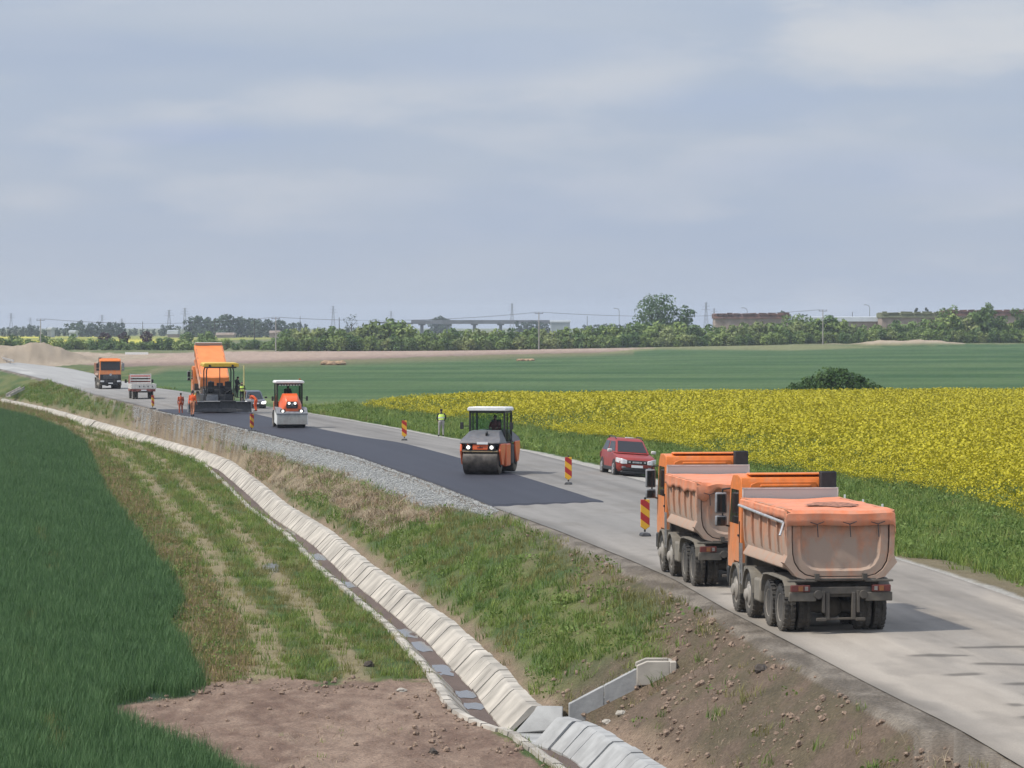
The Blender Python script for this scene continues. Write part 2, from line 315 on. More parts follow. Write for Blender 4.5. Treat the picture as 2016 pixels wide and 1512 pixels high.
def terrain(X, Y):
    pl, gl, pr, dt = cx(PAVE_L, Y), cx(GRASS_L, Y), cx(PAVE_R, Y), cx(DITCH, Y)
    far = sstep(520, 640, Y)                                        # beyond this the roadside bank fades into the plain
    rough = (fbm(X * 0.9, Y * 0.35, 3) - 0.5)
    # left side: shoulder, bank, ditch, field
    t = np.clip((X - dt - 0.35) / np.maximum(gl - dt - 0.35, 0.5), 0, 1)
    bank = ZR + (0.0 - ZR) * (t ** 0.9) - 0.03 + np.sin(np.pi * t) * (0.22 * rough + 0.12)
    cz = np.exp(-((Y - 79.6) / 2.6) ** 4); lin = ZR - .03 + 2.0 * t - .50 * np.exp(-((Y - 78.8) / .95) ** 2) * sstep(-.02, .06, t) * sstep(.92, .6, t); bank = bank * (1 - cz) + lin * cz
    d = dt - X                                                      # distance to the left of the rim
    prof = np.interp(d, [-0.35, 0.0, 0.18, 0.18 + WD, 0.18 + WD + WF, 0.18 + 2 * WD + WF, 0.18 + 2 * WD + WF + 0.3, 6, 30], [ZR - .03, ZR - 0.10, ZR - .14, ZR - WD - .14, ZR - WD - .14, ZR - 0.20, ZR - 0.10, ZF, ZF - 0.1])
    prof = prof + sstep(1.9, 3.0, d) * (0.16 * rough + 0.05 * (fbm(X * 2.2, Y * 1.2, 9) - 0.5))
    left = np.where(X > dt + 0.35, bank, prof)
    # chute bed on the bank
    # right side
    e = X - pr
    right = np.interp(e, [0, 0.2, 1.9, 3.2, 5.5, 9, 60], [-0.03, -0.04, -0.17, -0.42, -0.75, -0.7, -0.7]) + sstep(2, 4, e) * 0.14 * rough
    z = np.where(X < gl, left, np.where(X > pr, right, np.where(X < cx(PAVE_L, Y) + .25, -0.012 - .03 * sstep(-.1, .25, X - cx(PAVE_L, Y)), -0.05)))
    px = CX + F_PX * X / np.maximum(Y, 1)
    plain = -0.7 + sstep(380, 1050, Y) * 2.25 * sstep(650, 2050, px) + 0.5 * (fbm(X / 90, Y / 160, 21) - 0.5) * sstep(400, 900, Y)
    plain = np.where(Y > 1500, plain * (1 - sstep(1500, 2200, Y)) - 0.7 * sstep(1500, 2200, Y), plain)
    z = np.where(X > pr, right * (1 - sstep(300, 420, Y)) + plain * sstep(300, 420, Y), z)
    z = np.where((X <= gl), left * (1 - far) + plain * far, z)
    onroad = (X >= gl) & (X <= pr)
    z = np.where(onroad & (Y > 900), plain, z)
    # spoil heaps by the far road and along the hedge foot
    heap = lambda px0, py0, zz, rx, ry, h: h * np.exp(-(((X - float(unproj(px0, py0, zz)[0])) / rx) ** 2 + ((Y - float(unproj(px0, py0, zz)[1])) / ry) ** 2))
    lump = 0.7 + 0.6 * fbm(X * 0.5, Y * 0.12, 31)
    for h in ((25, 714, -.6, 5, 40, .6), (52, 713, -.6, 3.4, 25, 1.0), (78, 711, -.6, 4.2, 25, 1.5), (105, 712, -.6, 3.5, 22, 1.5), (135, 709, -.6, 6, 25, 0.9)):
        z = z + heap(*h) * lump
    for px0, w, h in ((1716, 4, 0.6), (1742, 5, 0.9), (1785, 6, 0.8), (1826, 6, 1.1), (1862, 5, 0.6), (1588, 7, 0.4), (1648, 5, 0.4)):
        z = z + h * np.exp(-(((X - (px0 - CX) / F_PX * 1020) / w) ** 2 + ((Y - 1020) / 22) ** 2)) * lump
    jn = (Y > 77.6) & (Y < 81.0) & (X > dt - 1.6) & (X < dt + .75); z = np.where(jn, np.minimum(z, ZR - WD - .3), z)
    # embankment of the next bridge, far left
    z = z + 3.4 * sstep(-90, -116, X) * sstep(560, 640, Y) * (1 - sstep(760, 860, Y)) * (px > -1500)
    return z
def ground_z(x, y): return float(terrain(np.array([x], float), np.array([y], float))[0])
# ------------------------------------------------------------------ zones of the ground, outlines traced on the ground
def inpoly(px, py, poly):
    """signed distance in pixels, positive inside"""
    p = np.array(poly, float); q = np.roll(p, -1, 0); inside = np.zeros(px.shape, bool); dist = np.full(px.shape, 1e9)
    for (x0, y0), (x1, y1) in zip(p, q):
        if y0 != y1:
            c = ((y0 > py) != (y1 > py)) & (px < (x1 - x0) * (py - y0) / (y1 - y0) + x0); inside ^= c
        dx, dy = x1 - x0, y1 - y0; l = dx * dx + dy * dy + 1e-9
        t = np.clip(((px - x0) * dx + (py - y0) * dy) / l, 0, 1)
        dist = np.minimum(dist, np.hypot(px - x0 - t * dx, py - y0 - t * dy))
    return np.where(inside, dist, -dist)
def lined(px, py, pts):
    """distance in pixels to a polyline"""
    d = np.full(px.shape, 1e9); p = np.array(pts, float)
    for (x0, y0), (x1, y1) in zip(p[:-1], p[1:]):
        dx, dy = x1 - x0, y1 - y0; l = dx * dx + dy * dy + 1e-9
        t = np.clip(((px - x0) * dx + (py - y0) * dy) / l, 0, 1); d = np.minimum(d, np.hypot(px - x0 - t * dx, py - y0 - t * dy))
    return d
WHEAT = [(-900, 772), (-60, 802), (0, 815), (60, 830), (120, 852), (160, 880), (183, 922), (198, 967), (228, 1012), (268, 1062), (298, 1112), (335, 1150), (350, 1195), (330, 1240), (370, 1305), (388, 1340), (384, 1368), (300, 1378), (200, 1392), (216, 1416), (262, 1436), (375, 1482), (505, 1560), (700, 1700), (-900, 1700)]
SOIL = [(190, 1392), (300, 1374), (400, 1352), (470, 1340), (560, 1336), (640, 1342), (700, 1334), (780, 1340), (850, 1338), (878, 1352), (930, 1410), (1010, 1460), (1090, 1520), (1300, 1720), (640, 1720), (505, 1560), (375, 1482), (262, 1436), (216, 1416)]
TRACK_A = [(100, 832), (143, 846), (208, 876), (259, 909), (298, 953), (342, 1007), (387, 1058), (426, 1111), (446, 1148), (491, 1205), (524, 1259), (532, 1310), (506, 1342)]
TRACK_B = [(150, 838), (223, 858), (292, 891), (342, 927), (393, 977), (446, 1025), (491, 1070), (530, 1114), (565, 1160), (600, 1195), (640, 1240), (680, 1290), (700, 1335)]
GRAVEL = [(262, 800), (330, 815), (387, 824), (486, 847), (547, 862), (700, 900), (850, 953), (985, 1006), (960, 1016), (905, 1004), (830, 998), (760, 972), (690, 942), (640, 928), (560, 902), (480, 880), (400, 858), (330, 848), (285, 838), (262, 822)]
STRAW = [(255, 822), (330, 850), (400, 860), (480, 882), (560, 904), (640, 930), (690, 944), (760, 974), (850, 1003), (900, 1012), (880, 1022), (800, 1040), (755, 1056), (720, 1045), (690, 1020), (640, 985), (590, 975), (540, 955), (480, 920), (430, 895), (350, 872), (260, 848)]
GREEN2 = [(240, 756), (300, 728), (330, 719), (440, 716), (600, 711), (700, 707), (900, 700), (1100, 693), (1300, 685), (1560, 687), (1740, 681), (2016, 677), (3600, 672), (3600, 775), (2016, 770), (1540, 774), (1000, 779), (780, 787), (640, 800), (560, 806), (400, 782), (330, 768)]
RAPE = [(3200, 1460), (2016, 1034), (1850, 978), (1640, 952), (1480, 923), (1300, 884), (1100, 861), (900, 834), (820, 822), (715, 809), (740, 799), (800, 791), (1000, 782), (1540, 777), (2016, 773), (3600, 770), (3600, 1420)]
BROWN = [(0, 704), (140, 700), (250, 696), (330, 696), (440, 692), (620, 691), (900, 688), (1170, 685), (1290, 685), (1180, 694), (1000, 697), (800, 704), (600, 711), (440, 717), (330, 720), (250, 722), (120, 716), (0, 706)]
YELLOWFAR = [(-600, 660), (0, 661), (330, 662), (450, 660), (545, 660), (545, 668), (420, 670), (330, 676), (0, 680), (-600, 684)]
def C(*c): return np.array(c, float)
def albedo(X, Y, Z):
    px, py = proj(X, Y, Z); s = F_PX / np.maximum(Y, 1)               # pixels per metre
    n1, n2, n3 = fbm(X * 0.55, Y * 0.22, 41), fbm(X * 2.3, Y * 0.9, 43), fbm(X * 0.13, Y * 0.05, 47)
    col = np.zeros(X.shape + (3,)) + C(.075, .105, .030)               # rough grass
    def put(w, c):
        nonlocal col
        c = np.asarray(c, float); col = col * (1 - w[..., None]) + (c if c.ndim > 1 else c[None]) * w[..., None]
    def mixc(a, b, t): return C(*a)[None] * (1 - t[..., None]) + C(*b)[None] * t[..., None]
    def soft(d, w): return sstep(-w, w, d)
    jit = (n2 - 0.5) * 0.9 * np.minimum(s, 80) + (n1 - .5) * 0.8 * np.minimum(s, 80)
    put(np.ones_like(X), mixc((.055, .092, .024), (.125, .135, .045), sstep(.35, .65, n1)))
    dt, gl, pr, pl = cx(DITCH, Y), cx(GRASS_L, Y), cx(PAVE_R, Y), cx(PAVE_L, Y)
    near = 1 - sstep(420, 560, Y)
    # far plain
    put(sstep(560, 700, Y), mixc((.085, .115, .040), (.15, .15, .065), sstep(.35, .7, n3)))
    # left verge with two wheel tracks and a strip of faded weeds
    lz = (X < dt - 1.7) & (Y < 430)
    weed = sstep(.36, .62, n1 + 0.25 * (n2 - .5)) * lz * (px < np.interp(py, [840, 909, 1007, 1111, 1205, 1312], [150, 240, 320, 405, 470, 510]))
    put(weed * 0.85, mixc((.125, .095, .048), (.165, .115, .065), n2))
    for tr, w in ((TRACK_A, .36), (TRACK_B, .30)):
        d = lined(px, py, tr) / s
        put(sstep(w + .18, w - .12, d + (n2 - .5) * .5) * lz * 0.9, mixc((.20, .165, .085), (.27, .215, .135), n2))
    put(sstep(.40, .30, np.hypot((px - 536) / s, (py - 1118) / s * 1.9)) * 1.0, C(.17, .175, .175))
    d = inpoly(px, py, SOIL); put(soft(d + jit * .35, 3), mixc((.145, .092, .066), (.285, .205, .150), sstep(.28, .72, n1 * .4 + n2 * .35 + .25 * fbm(X * 5, Y * 2.5, 191))))
    d = inpoly(px, py, WHEAT); put(soft(d + 2, 3) * (X < dt), mixc((.030, .060, .032), (.045, .080, .040), n1))
    tr = lined(px, py, [(12, 900), (35, 930), (45, 985), (70, 1040), (105, 1110), (95, 1180), (50, 1250), (75, 1320), (85, 1400), (110, 1490)])
    put(sstep(.28, .15, tr / s) * (X < dt) * (Y > 50), mixc((.10, .10, .03), (.17, .13, .06), n2))
    # bank: grass, bare soil near the chute, soil lip beside the lining, gravel shoulder, mown straw
    bz = (X > dt - .1) & (X < gl + .1) & (Y < 560)
    f = np.clip((X - dt) / np.maximum(gl - dt, .5), 0, 1)
    soil = np.clip(sstep(88, 78, Y + (n1 - .5) * 14) + sstep(.62, .9, f + (n1 - .5) * .5) * sstep(150, 90, Y) * .75, 0, 1)
    put(soil * bz * (0.84 + .16 * sstep(.35, .6, n2)), mixc((.080, .058, .040), (.165, .120, .085), n2))
    put(sstep(.9, .25, X - dt + (n2 - .5) * .7) * bz * (0.85), mixc((.20, .135, .090), (.30, .225, .165), n1))
    d = inpoly(px, py, STRAW); put(soft(d + jit * .35, 8) * bz * .95, mixc((.15, .115, .072), (.29, .23, .15), sstep(.3, .75, n2)))
    d = inpoly(px, py, GRAVEL); put(soft(d + jit * .15, 4) * bz, mixc((.20, .205, .20), (.25, .25, .24), n2))
    # shoulder
    sh = (X > gl - .15) & (X < pl + .5) & (Y < 560)
    put(sh * soft(0.9 - d * 0, .3), mixc((.125, .105, .082), (.215, .185, .148), sstep(.35, .7, n2)))
    # right verge
    e = X - pr; rz = (e > -.3) & (Y < 420)
    put(rz * 1.0, mixc((.040, .088, .020), (.085, .125, .032), n1))
    put(rz * sstep(2.6, 1.3, e + (n1 - .5) * 1.6) * sstep(135, 110, Y), mixc((.13, .105, .055), (.20, .165, .10), n2))
    put(rz * sstep(np.interp(Y, [70, 105, 150, 200, 400], [.5, .45, 1.6, 1.1, .8]) + .1, np.interp(Y, [70, 105, 150, 200, 400], [.4, .35, 1.5, 1.0, .7]) - .1, e + (n2 - .5) * .5), mixc((.30, .285, .25), (.41, .385, .34), n2))
    # fields
    r = (X > pr)
    d = inpoly(px, py, GREEN2)
    streak = fbm(X * 0.012 + 3, Y * 0.055, 51, 3); st2 = fbm(X * .05, Y * .22, 53, 3)
    g = mixc((.028, .074, .022), (.075, .125, .045), np.clip(sstep(.3, .72, streak) * .6 + .5 * sstep(.3, .7, st2) - .05, 0, 1))
    put(soft(d + (n1 - .5) * 6, 2.0) * r, g)
    edge = sstep(16, 2, d) * sstep(-4, 2, d) * (px < 1250) * (py < 740); put(edge * r * .75, mixc((.14, .13, .06), (.20, .16, .09), n1))
    lo = soft(inpoly(px, py, [(430, 780), (640, 812), (740, 800), (830, 787), (700, 790), (600, 790)]) + (n1 - .5) * 10, 6)
    put(lo * r * .7, mixc((.13, .17, .06), (.20, .21, .09), n1))
    d = inpoly(px, py, [(1180, 697), (1300, 688), (1560, 690), (1740, 684), (1560, 678), (1400, 678), (1200, 686)]); put(soft(d, 2) * r * .9, mixc((.15, .16, .07), (.19, .19, .09), n1))
    d = inpoly(px, py, RAPE); put(soft(d + jit * .1, 3) * r * .8, mixc((.05, .085, .02), (.08, .11, .025), n1))
    d = inpoly(px, py, BROWN); lowb = sstep(-2, 8, py - np.interp(px, [0, 440, 900, 1200], [716, 709, 694, 688]))
    put(soft(d + (n1 - .5) * 3, 1.2) * (Y > 500), mixc((.30, .215, .165), (.36, .275, .215), n1) * (1 - lowb[..., None]) + mixc((.17, .12, .095), (.22, .16, .125), n1) * lowb[..., None])
    d = inpoly(px, py, [(0, 690), (180, 694), (330, 700), (160, 716), (60, 718), (0, 716), (-300, 690)]); put(soft(d + (n1 - .5) * 6, 2) * (Y > 480), mixc((.26, .195, .145), (.42, .34, .25), n1))
    d = inpoly(px, py, YELLOWFAR); put(soft(d, 1.0), mixc((.22, .23, .045), (.46, .42, .05), sstep(.4, .6, fbm(X * .01, Y * .004, 61))))
    heap = (Y > 960) & (Y < 1090) & (px > 1560) & (px < 1900); put(heap * sstep(.15, .6, Z - (1.1 + (px - 1560) * .0006)), mixc((.32, .25, .17), (.40, .33, .24), n1))
    emb = (X < -84) & (Y > 540) & (Y < 880); put(emb * 1.0, mixc((.25, .20, .14), (.36, .29, .21), n1))
    return col * (0.82 + 0.36 * fbm(X * 6, Y * 2.5, 71, 3))[..., None]
def vcol_mat(name, rough=0.9, bump=0.6, bscale=9.0, dist=0.06, fine=(22.0, 0.35)):
    m = bpy.data.materials.new(name); m.use_nodes = True; nt = m.node_tree; L = nt.links.new
    b = nt.nodes['Principled BSDF']; b.inputs['Roughness'].default_value = rough; b.inputs['Specular IOR Level'].default_value = 0.2
    a = N(nt, 'ShaderNodeAttribute', attribute_name='soil_colour'); tc = N(nt, 'ShaderNodeTexCoord')
    n = N(nt, 'ShaderNodeTexNoise'); n.inputs['Scale'].default_value = fine[0]; n.inputs['Detail'].default_value = 6; n.inputs['Roughness'].default_value = 0.7
    L(tc.outputs['Object'], n.inputs['Vector'])
    mr = N(nt, 'ShaderNodeMapRange'); mr.inputs['From Min'].default_value = .3; mr.inputs['From Max'].default_value = .7
    mr.inputs['To Min'].default_value = 1 - fine[1]; mr.inputs['To Max'].default_value = 1 + fine[1]; L(n.outputs['Fac'], mr.inputs['Value'])
    mx = N(nt, 'ShaderNodeVectorMath', operation='SCALE'); L(a.outputs['Color'], mx.inputs[0]); L(mr.outputs[0], mx.inputs['Scale']); L(mx.outputs[0], b.inputs['Base Color'])
    nb = N(nt, 'ShaderNodeTexNoise'); nb.inputs['Scale'].default_value = bscale; nb.inputs['Detail'].default_value = 7; nb.inputs['Roughness'].default_value = 0.65; L(tc.outputs['Object'], nb.inputs['Vector'])
    bp = N(nt, 'ShaderNodeBump'); bp.inputs['Strength'].default_value = bump; bp.inputs['Distance'].default_value = dist; L(nb.outputs['Fac'], bp.inputs['Height']); L(bp.outputs[0], b.inputs['Normal'])
    return m
def grid_obj(name, X, Y, Z, col, mat, smooth=True):
    r, c = X.shape; me = bpy.data.meshes.new(name)
    v = np.stack([X, Y, Z], -1).reshape(-1, 3).astype(np.float32)
    i = np.arange(r * c).reshape(r, c); q = np.stack([i[:-1, :-1], i[:-1, 1:], i[1:, 1:], i[1:, :-1]], -1).reshape(-1, 4)
    me.vertices.add(len(v)); me.vertices.foreach_set('co', v.ravel()); me.loops.add(q.size); me.loops.foreach_set('vertex_index', q.ravel().astype(np.int32))
    me.polygons.add(len(q)); me.polygons.foreach_set('loop_start', np.arange(0, q.size, 4, dtype=np.int32)); me.update(calc_edges=True)
    if smooth: me.polygons.foreach_set('use_smooth', [True] * len(q))
    if col is not None:
        at_ = me.attributes.new('soil_colour', 'FLOAT_COLOR', 'POINT'); cc = np.ones((len(v), 4), np.float32); cc[:, :3] = col.reshape(-1, 3); at_.data.foreach_set('color', cc.ravel())
    me.materials.append(mat); o = bpy.data.objects.new(name, me); COL.objects.link(o); return o
def build_ground():
    pys = np.concatenate([[2000, 1900, 1800, 1720, 1660], np.arange(1610, 1000, -3.2), np.arange(1000, 760, -2.2), np.arange(760, 655, -1.6), [652, 650, 648.5, 647.4]])
    Yr = F_PX * 8.5 / (pys - HZ)
    pxs = np.concatenate([np.linspace(-2600, -250, 50), np.arange(-240, 2260, 4.6), np.linspace(2270, 4600, 50)])
    Yg, Pg = np.meshgrid(Yr, pxs, indexing='ij'); Xg = (Pg - CX) / F_PX * Yg
    Zg = terrain(Xg, Yg)
    # bed of the concrete chute is let into the bank
    o = grid_obj('ground', Xg, Yg, Zg, albedo(Xg, Yg, Zg), vcol_mat('ground_earth_and_grass', .9, 1.0, 7.0, .10, (16.0, .5)))
    tag(o, kind='structure')
build_ground()
# ------------------------------------------------------------------ road
def strip(name, cl, cr, y0, y1, ncol, zfun, colfun, mat, ny=900, inset=(0, 0)):
    Yr = np.exp(np.linspace(math.log(y0), math.log(y1), ny)); t = np.linspace(0, 1, ncol)
    a, b = cl(Yr) + inset[0], cr(Yr) - inset[1]; X = a[:, None] * (1 - t) + b[:, None] * t; Y = np.repeat(Yr[:, None], ncol, 1)
    mid = (a + b) / 2; S = np.concatenate([[0], np.cumsum(np.hypot(np.diff(mid), np.diff(Yr)))])
    return X, Y, zfun(X, Y, t), colfun(X, Y, np.repeat(S[:, None], ncol, 1), np.repeat(t[None], ny, 0))
def road_col(X, Y, S, T):
    w = T * 8.0
    lane = fbm(w * 1.9, S * 0.035, 81, 4); n = fbm(w * .8, S * .12, 83, 4); fine = fbm(w * 5, S * 1.2, 85, 3)
    trk = fbm(w * 3.2, S * .015, 181, 3); blot = fbm(w * .9, S * .35, 183, 4)
    c = C(.225, .212, .193)[None, None] * (0.72 + 0.42 * lane + 0.22 * (n - .5) + .16 * (fine - .5) + .22 * (trk - .5))[..., None]
    pale = sstep(122, 96, Y + (n - .5) * 16) * (0.6 + .4 * sstep(.35, .65, n))       # dust-whitened concrete near the bridge
    c = c * (1 - pale[..., None]) + C(.345, .305, .255)[None, None] * (0.76 + .28 * lane + .24 * (n - .5) + .16 * (fine - .5) + .20 * (trk - .5))[..., None] * pale[..., None]
    stain = sstep(.58, .74, blot) * .35 * sstep(500, 300, Y); c = c * (1 - stain[..., None]) + C(.15, .135, .115)[None, None] * stain[..., None]
    # wheel-worn greyer band on the right half, dark tar smears across the joints
    band = np.exp(-((T - .72) / .17) ** 2) * sstep(.35, .6, fbm(w * 1.2, S * .02, 87)) * .45; c = c * (1 - band[..., None] * .35)
    cell = np.floor(S / 1.9); rnd = (np.sin(cell * 12.9898) * 43758.5453) % 1.0; r2 = (np.sin(cell * 78.233) * 12543.123) % 1.0
    ln = np.abs((S / 1.9) % 1.0 - .5 - .06 * np.sin(w * 2 + cell)); st = .05 + r2 * .35; en = st + .06 + .2 * ((rnd * 7) % 1)
    smear = (rnd > .3) * sstep(.20, .08, ln + .16 * (fbm(w * 1.6, S * 2.5, 89) - .5) + .09 * np.abs((T - (st + en) / 2) / (en - st))) * sstep(0, .03, T - st) * sstep(0, .03, en - T) * sstep(112, 95, Y)
    c = c * (1 - .55 * smear[..., None])
    farp = sstep(330, 420, Y); c = c * (1 - farp[..., None]) + C(.30, .295, .28)[None, None] * (0.85 + .3 * lane)[..., None] * farp[..., None]
    white = sstep(470, 520, Y) * sstep(.5, .1, T) * sstep(.4, .6, n); c = c * (1 - .6 * white[..., None]) + C(.5, .49, .45)[None, None] * .6 * white[..., None]
    edge = sstep(.06, .0, T + (n - .5) * .05) + sstep(.95, 1., T + (n - .5) * .06); c = c * (1 - .28 * np.clip(edge, 0, 1)[..., None])
    return c
def build_road():
    f = lambda c: (lambda Y: cx(c, Y))
    X, Y, Z, col = strip('road', f(PAVE_L), f(PAVE_R), 30, 900, 64, lambda X, Y, t: 0.012 * (fbm(X, Y * .3, 91) - .5) + 0 * X, road_col, None, 1500)
    Z = Z + 0.05 * np.sin(np.pi * np.linspace(0, 1, 64))[None]
    o = grid_obj('road', X, Y, Z, col, vcol_mat('worn_road_surface', 0.85, 0.25, 14, .02, (30.0, .16))); tag(o, kind='structure')
    # broken paving along the left edge, under the shoulder dust
    def sc(X, Y, S, T):
        n = fbm(X * 3, Y, 93); return C(.15, .135, .115)[None, None] * (.8 + .5 * n)[..., None]
    # fresh asphalt on the left lane: a raised mat with a square edge
    lt = curve([(1400, 1200), (1195, 994), (1157, 979), (1038, 942), (900, 901), (814, 878), (770, 868), (727, 864), (608, 841), (560, 829), (500, 815), (470, 806), (400, 790)], 0.05)
    y0, y1 = 133.0, 284.0
    Yr = np.linspace(y0, y1, 500); a = cx(PAVE_L, Yr) + .02; b = cx(lt, Yr); b = np.maximum(b, a + 2.5); t = np.linspace(0, 1, 40)
    cut = lambda T: 0.9 * np.maximum(0, T)                           # ragged start of the mat
    X = a[:, None] * (1 - t) + b[:, None] * t; Y = Yr[:, None] + (1 - sstep(0, 6, Yr - y0))[:, None] * (2.4 * t[None] + .25 * np.sin(t * 37)[None])
    Zm = np.full(X.shape, .085); Zm[:, 0] = 0.0; Zm[:, -1] = .0; Zm[0] = 0; Zm[-1] = 0
    X[:, 1] = X[:, 0] + .04; X[:, -2] = X[:, -1] - .03
    n = fbm(t[None] * 9 + 0 * Y, Y * .03, 95); n2 = fbm(X * 1.5, Y * .4, 97)
    col = C(.036, .037, .047)[None, None] * (.82 + .26 * n + .16 * (n2 - .5))[..., None]
    o = grid_obj('fresh_asphalt', X, Y, Zm, col, vcol_mat('fresh_black_asphalt', 0.62, 0.3, 40, .01, (60.0, .2)), smooth=False); tag(o, kind='structure')
build_road()
# ------------------------------------------------------------------ concrete-lined ditch
def build_ditch():
    t = thing('concrete_ditch', 'long pale concrete lined drainage ditch of slanted slabs at the foot of the road bank', 'ditch')
    def frame(Y):
        x = cx(DITCH, Y); dx = (cx(DITCH, Y + .5) - cx(DITCH, Y - .5)); l = math.hypot(dx, 1); return float(x), (dx / l, 1 / l)
    def slabs(y0, y1, side):
        mb = MB(); Y = y0; rnd = random.Random(5 + side)
        while Y < y1:
            ln = 0.95 if Y < 220 else 1.9
            x, (tx, ty) = frame(Y); nx, ny = -ty, tx                # normal pointing left of the line
            g = .02; j = lambda a: (rnd.random() - .5) * a
            jx, jz = j(.035), j(.03)
            def P(off, z, s): return (x + nx * (off + jx) + tx * s, Y + ny * (off + jx) + ty * s, z + jz)
            if side == 0: sec = [(-.16, ZR - .03), (-.15, ZR + .05), (0.10, ZR + .05), (.19, ZR - .01), (.18 + WD, ZR - WD - .02), (.18 + WD, ZR - WD - .14), (.14, ZR - .16), (-.02, ZR - .12)]
            else:
                o = .18 + WD + WF; sec = [(o, ZR - WD - .14), (o, ZR - WD - .02), (o + WD - .04, ZR - .06), (o + WD + .04, ZR - .02), (o + WD + .20, ZR - .02), (o + WD + .22, ZR - .12), (o + WD, ZR - .22)]
            mb.loft([[P(a, z, g) for a, z in sec], [P(a, z, ln - g) for a, z in sec]], True, True)
            Y += ln * ty
        return mb
    slabs(81.0, 320, 0).build('slanted_slab_wall', M['concrete'], t, smooth=False)
    s2 = slabs(60, 78.2, 0).build('slanted_slab_wall', M['concrete2'], t, smooth=False); s2['label'] = 'cleaner grey slab wall below the chute'
    slabs(60, 300, 1).build('low_slab_wall', M['concrete'], t, smooth=False)
    far = slabs(322, 420, 0); far.build('slanted_slab_wall', M['concrete'], t, smooth=False)
    Yr = np.linspace(58, 420, 500); xs = cx(DITCH, Yr); T = np.linspace(0, 1, 8)
    X = xs[:, None] - .16 - WD - T[None] * (WF + .06); Y = np.repeat(Yr[:, None], 8, 1); Z = np.full(X.shape, ZR - WD - .05) + .06 * (fbm(X * 4, Y, 101) - .5)
    n = fbm(X * 2, Y * .5, 103); col = C(.115, .085, .070)[None, None] * (.7 + .6 * n)[..., None]
    fl = grid_obj('silted_floor', X, Y, Z, col, vcol_mat('silt', .8, .4, 12)); fl.parent = t
    # end wing beside the chute
    mb = MB(); x0 = float(cx(DITCH, 81.0))
    A = [(x0, 81.0, ZR + .05), (x0 + .62, 80.9, ZR + .05), (x0 + .60, 80.55, ZR - .44), (x0 - .55, 80.75, ZR - WD - .03), (x0 - .45, 81.1, ZR - WD - .03)]
    B = [(p[0] - (0 if i < 2 else 0), p[1] + .3, p[2] - (.02 if i < 2 else .2)) for i, p in enumerate(A)]
    mb.loft([A, B], True, True); mb.build('wing_wall', M['concrete2'], t, bevel=.03)
    mb = MB(); x1 = float(cx(DITCH, 79.5)); mb.prism([(x1 - 1.3, 78.0), (x1 + 1.0, 78.0), (x1 + .9, 80.9), (x1 - 1.5, 81.2)], ZR - WD - .3, ZR - WD - .035, 'z'); mb.build('junction_slab', M['concrete2'], t)
    # standing water in the floor
    wm = bpy.data.materials.new('shallow_water'); wm.use_nodes = True; b = wm.node_tree.nodes['Principled BSDF']; b.inputs['Base Color'].default_value = (.09, .075, .06, 1); b.inputs['Roughness'].default_value = .08; b.inputs['Specular IOR Level'].default_value = .4
    mb = MB()
    for px, py, l in ((846, 1272, 3.2), (880, 1318, 3.0), (935, 1366, 1.8), (955, 1389, 1.5), (810, 1246, 3), (700, 1150, 3), (585, 1046, 5), (640, 1096, 4)):
        Y0 = float(unproj(px, py, ZR - WD - .03)[1]); c = []
        for k in range(14):
            a = 2 * math.pi * k / 14; yy = Y0 + l / 2 * math.copysign(abs(math.sin(a)) ** .6, math.sin(a)) * (1 + .2 * math.sin(3 * k + px)); c.append((float(cx(DITCH, yy)) - .18 - WD - WF / 2 + (WF / 2 - .01) * math.copysign(abs(math.cos(a)) ** .5, math.cos(a)), yy, ZR - WD - .040))
        mb.add(c, [tuple(range(14))])
    o = mb.build('water', wm, None, smooth=False); tag(o, kind='structure')
build_ditch()
def build_chute():
    x0 = float(cx(DITCH, CHUTE_Y)) + .55; t = thing('drain_chute', 'grey concrete drain chute running down the brown bank into the ditch', 'drain chute', (x0, CHUTE_Y, 0))
    x1 = 2.95; g = lambda x: max(ground_z(x, CHUTE_Y), ZR - .12)
    n = 2; xs = [x0 + (x1 - x0) * k / n for k in range(n + 1)]
    for s in (-1, 1):
        mb = MB(); yc = s * .33
        for k in range(n):
            a, b = xs[k], xs[k + 1] - .012; zl = lambda x: (ZR + .24) * (x1 - x) / (x1 - x0) + (g(x1) + .30) * (x - x0) / (x1 - x0) - (.0 if s < 0 else .06); za, zb = zl(a), zl(b)
            secs = [[(x - x0, yc - .07, z - .62), (x - x0, yc + .07, z - .62), (x - x0, yc + .07, z), (x - x0, yc - .07, z)] for x, z in ((a, za), (b, zb))]
            mb.loft(secs)
        mb.build('side_wall', M['concrete2'], t, bevel=.012)
    mb = MB(); mb.loft([[(x - x0, -.27, g(x) - .16), (x - x0, .27, g(x) - .16), (x - x0, .27, g(x) - .02), (x - x0, -.27, g(x) - .02)] for x in xs]); mb.build('channel_floor', M['concrete2'], t)
    zt = g(3.2) + .06
    t = thing('inlet_block', 'pale concrete inlet block at the top of the drain chute', 'concrete block', (3.22, CHUTE_Y, zt))
    mb = MB(); mb.prism([(-.34, -.3), (.42, -.3), (.42, .26), (-.10, .26), (-.34, .16)], .30, .46, 'y'); mb.prism([(-.34, -.3), (.42, -.3), (.42, .26), (-.10, .26), (-.34, .16)], -.46, -.30, 'y')
    mb.box((.5, 0, 0), (.16, .92, .5)); mb.box((.05, 0, -.14), (.74, .6, .12)); mb.build('block', M['concrete'], t, bevel=.02)
build_chute()
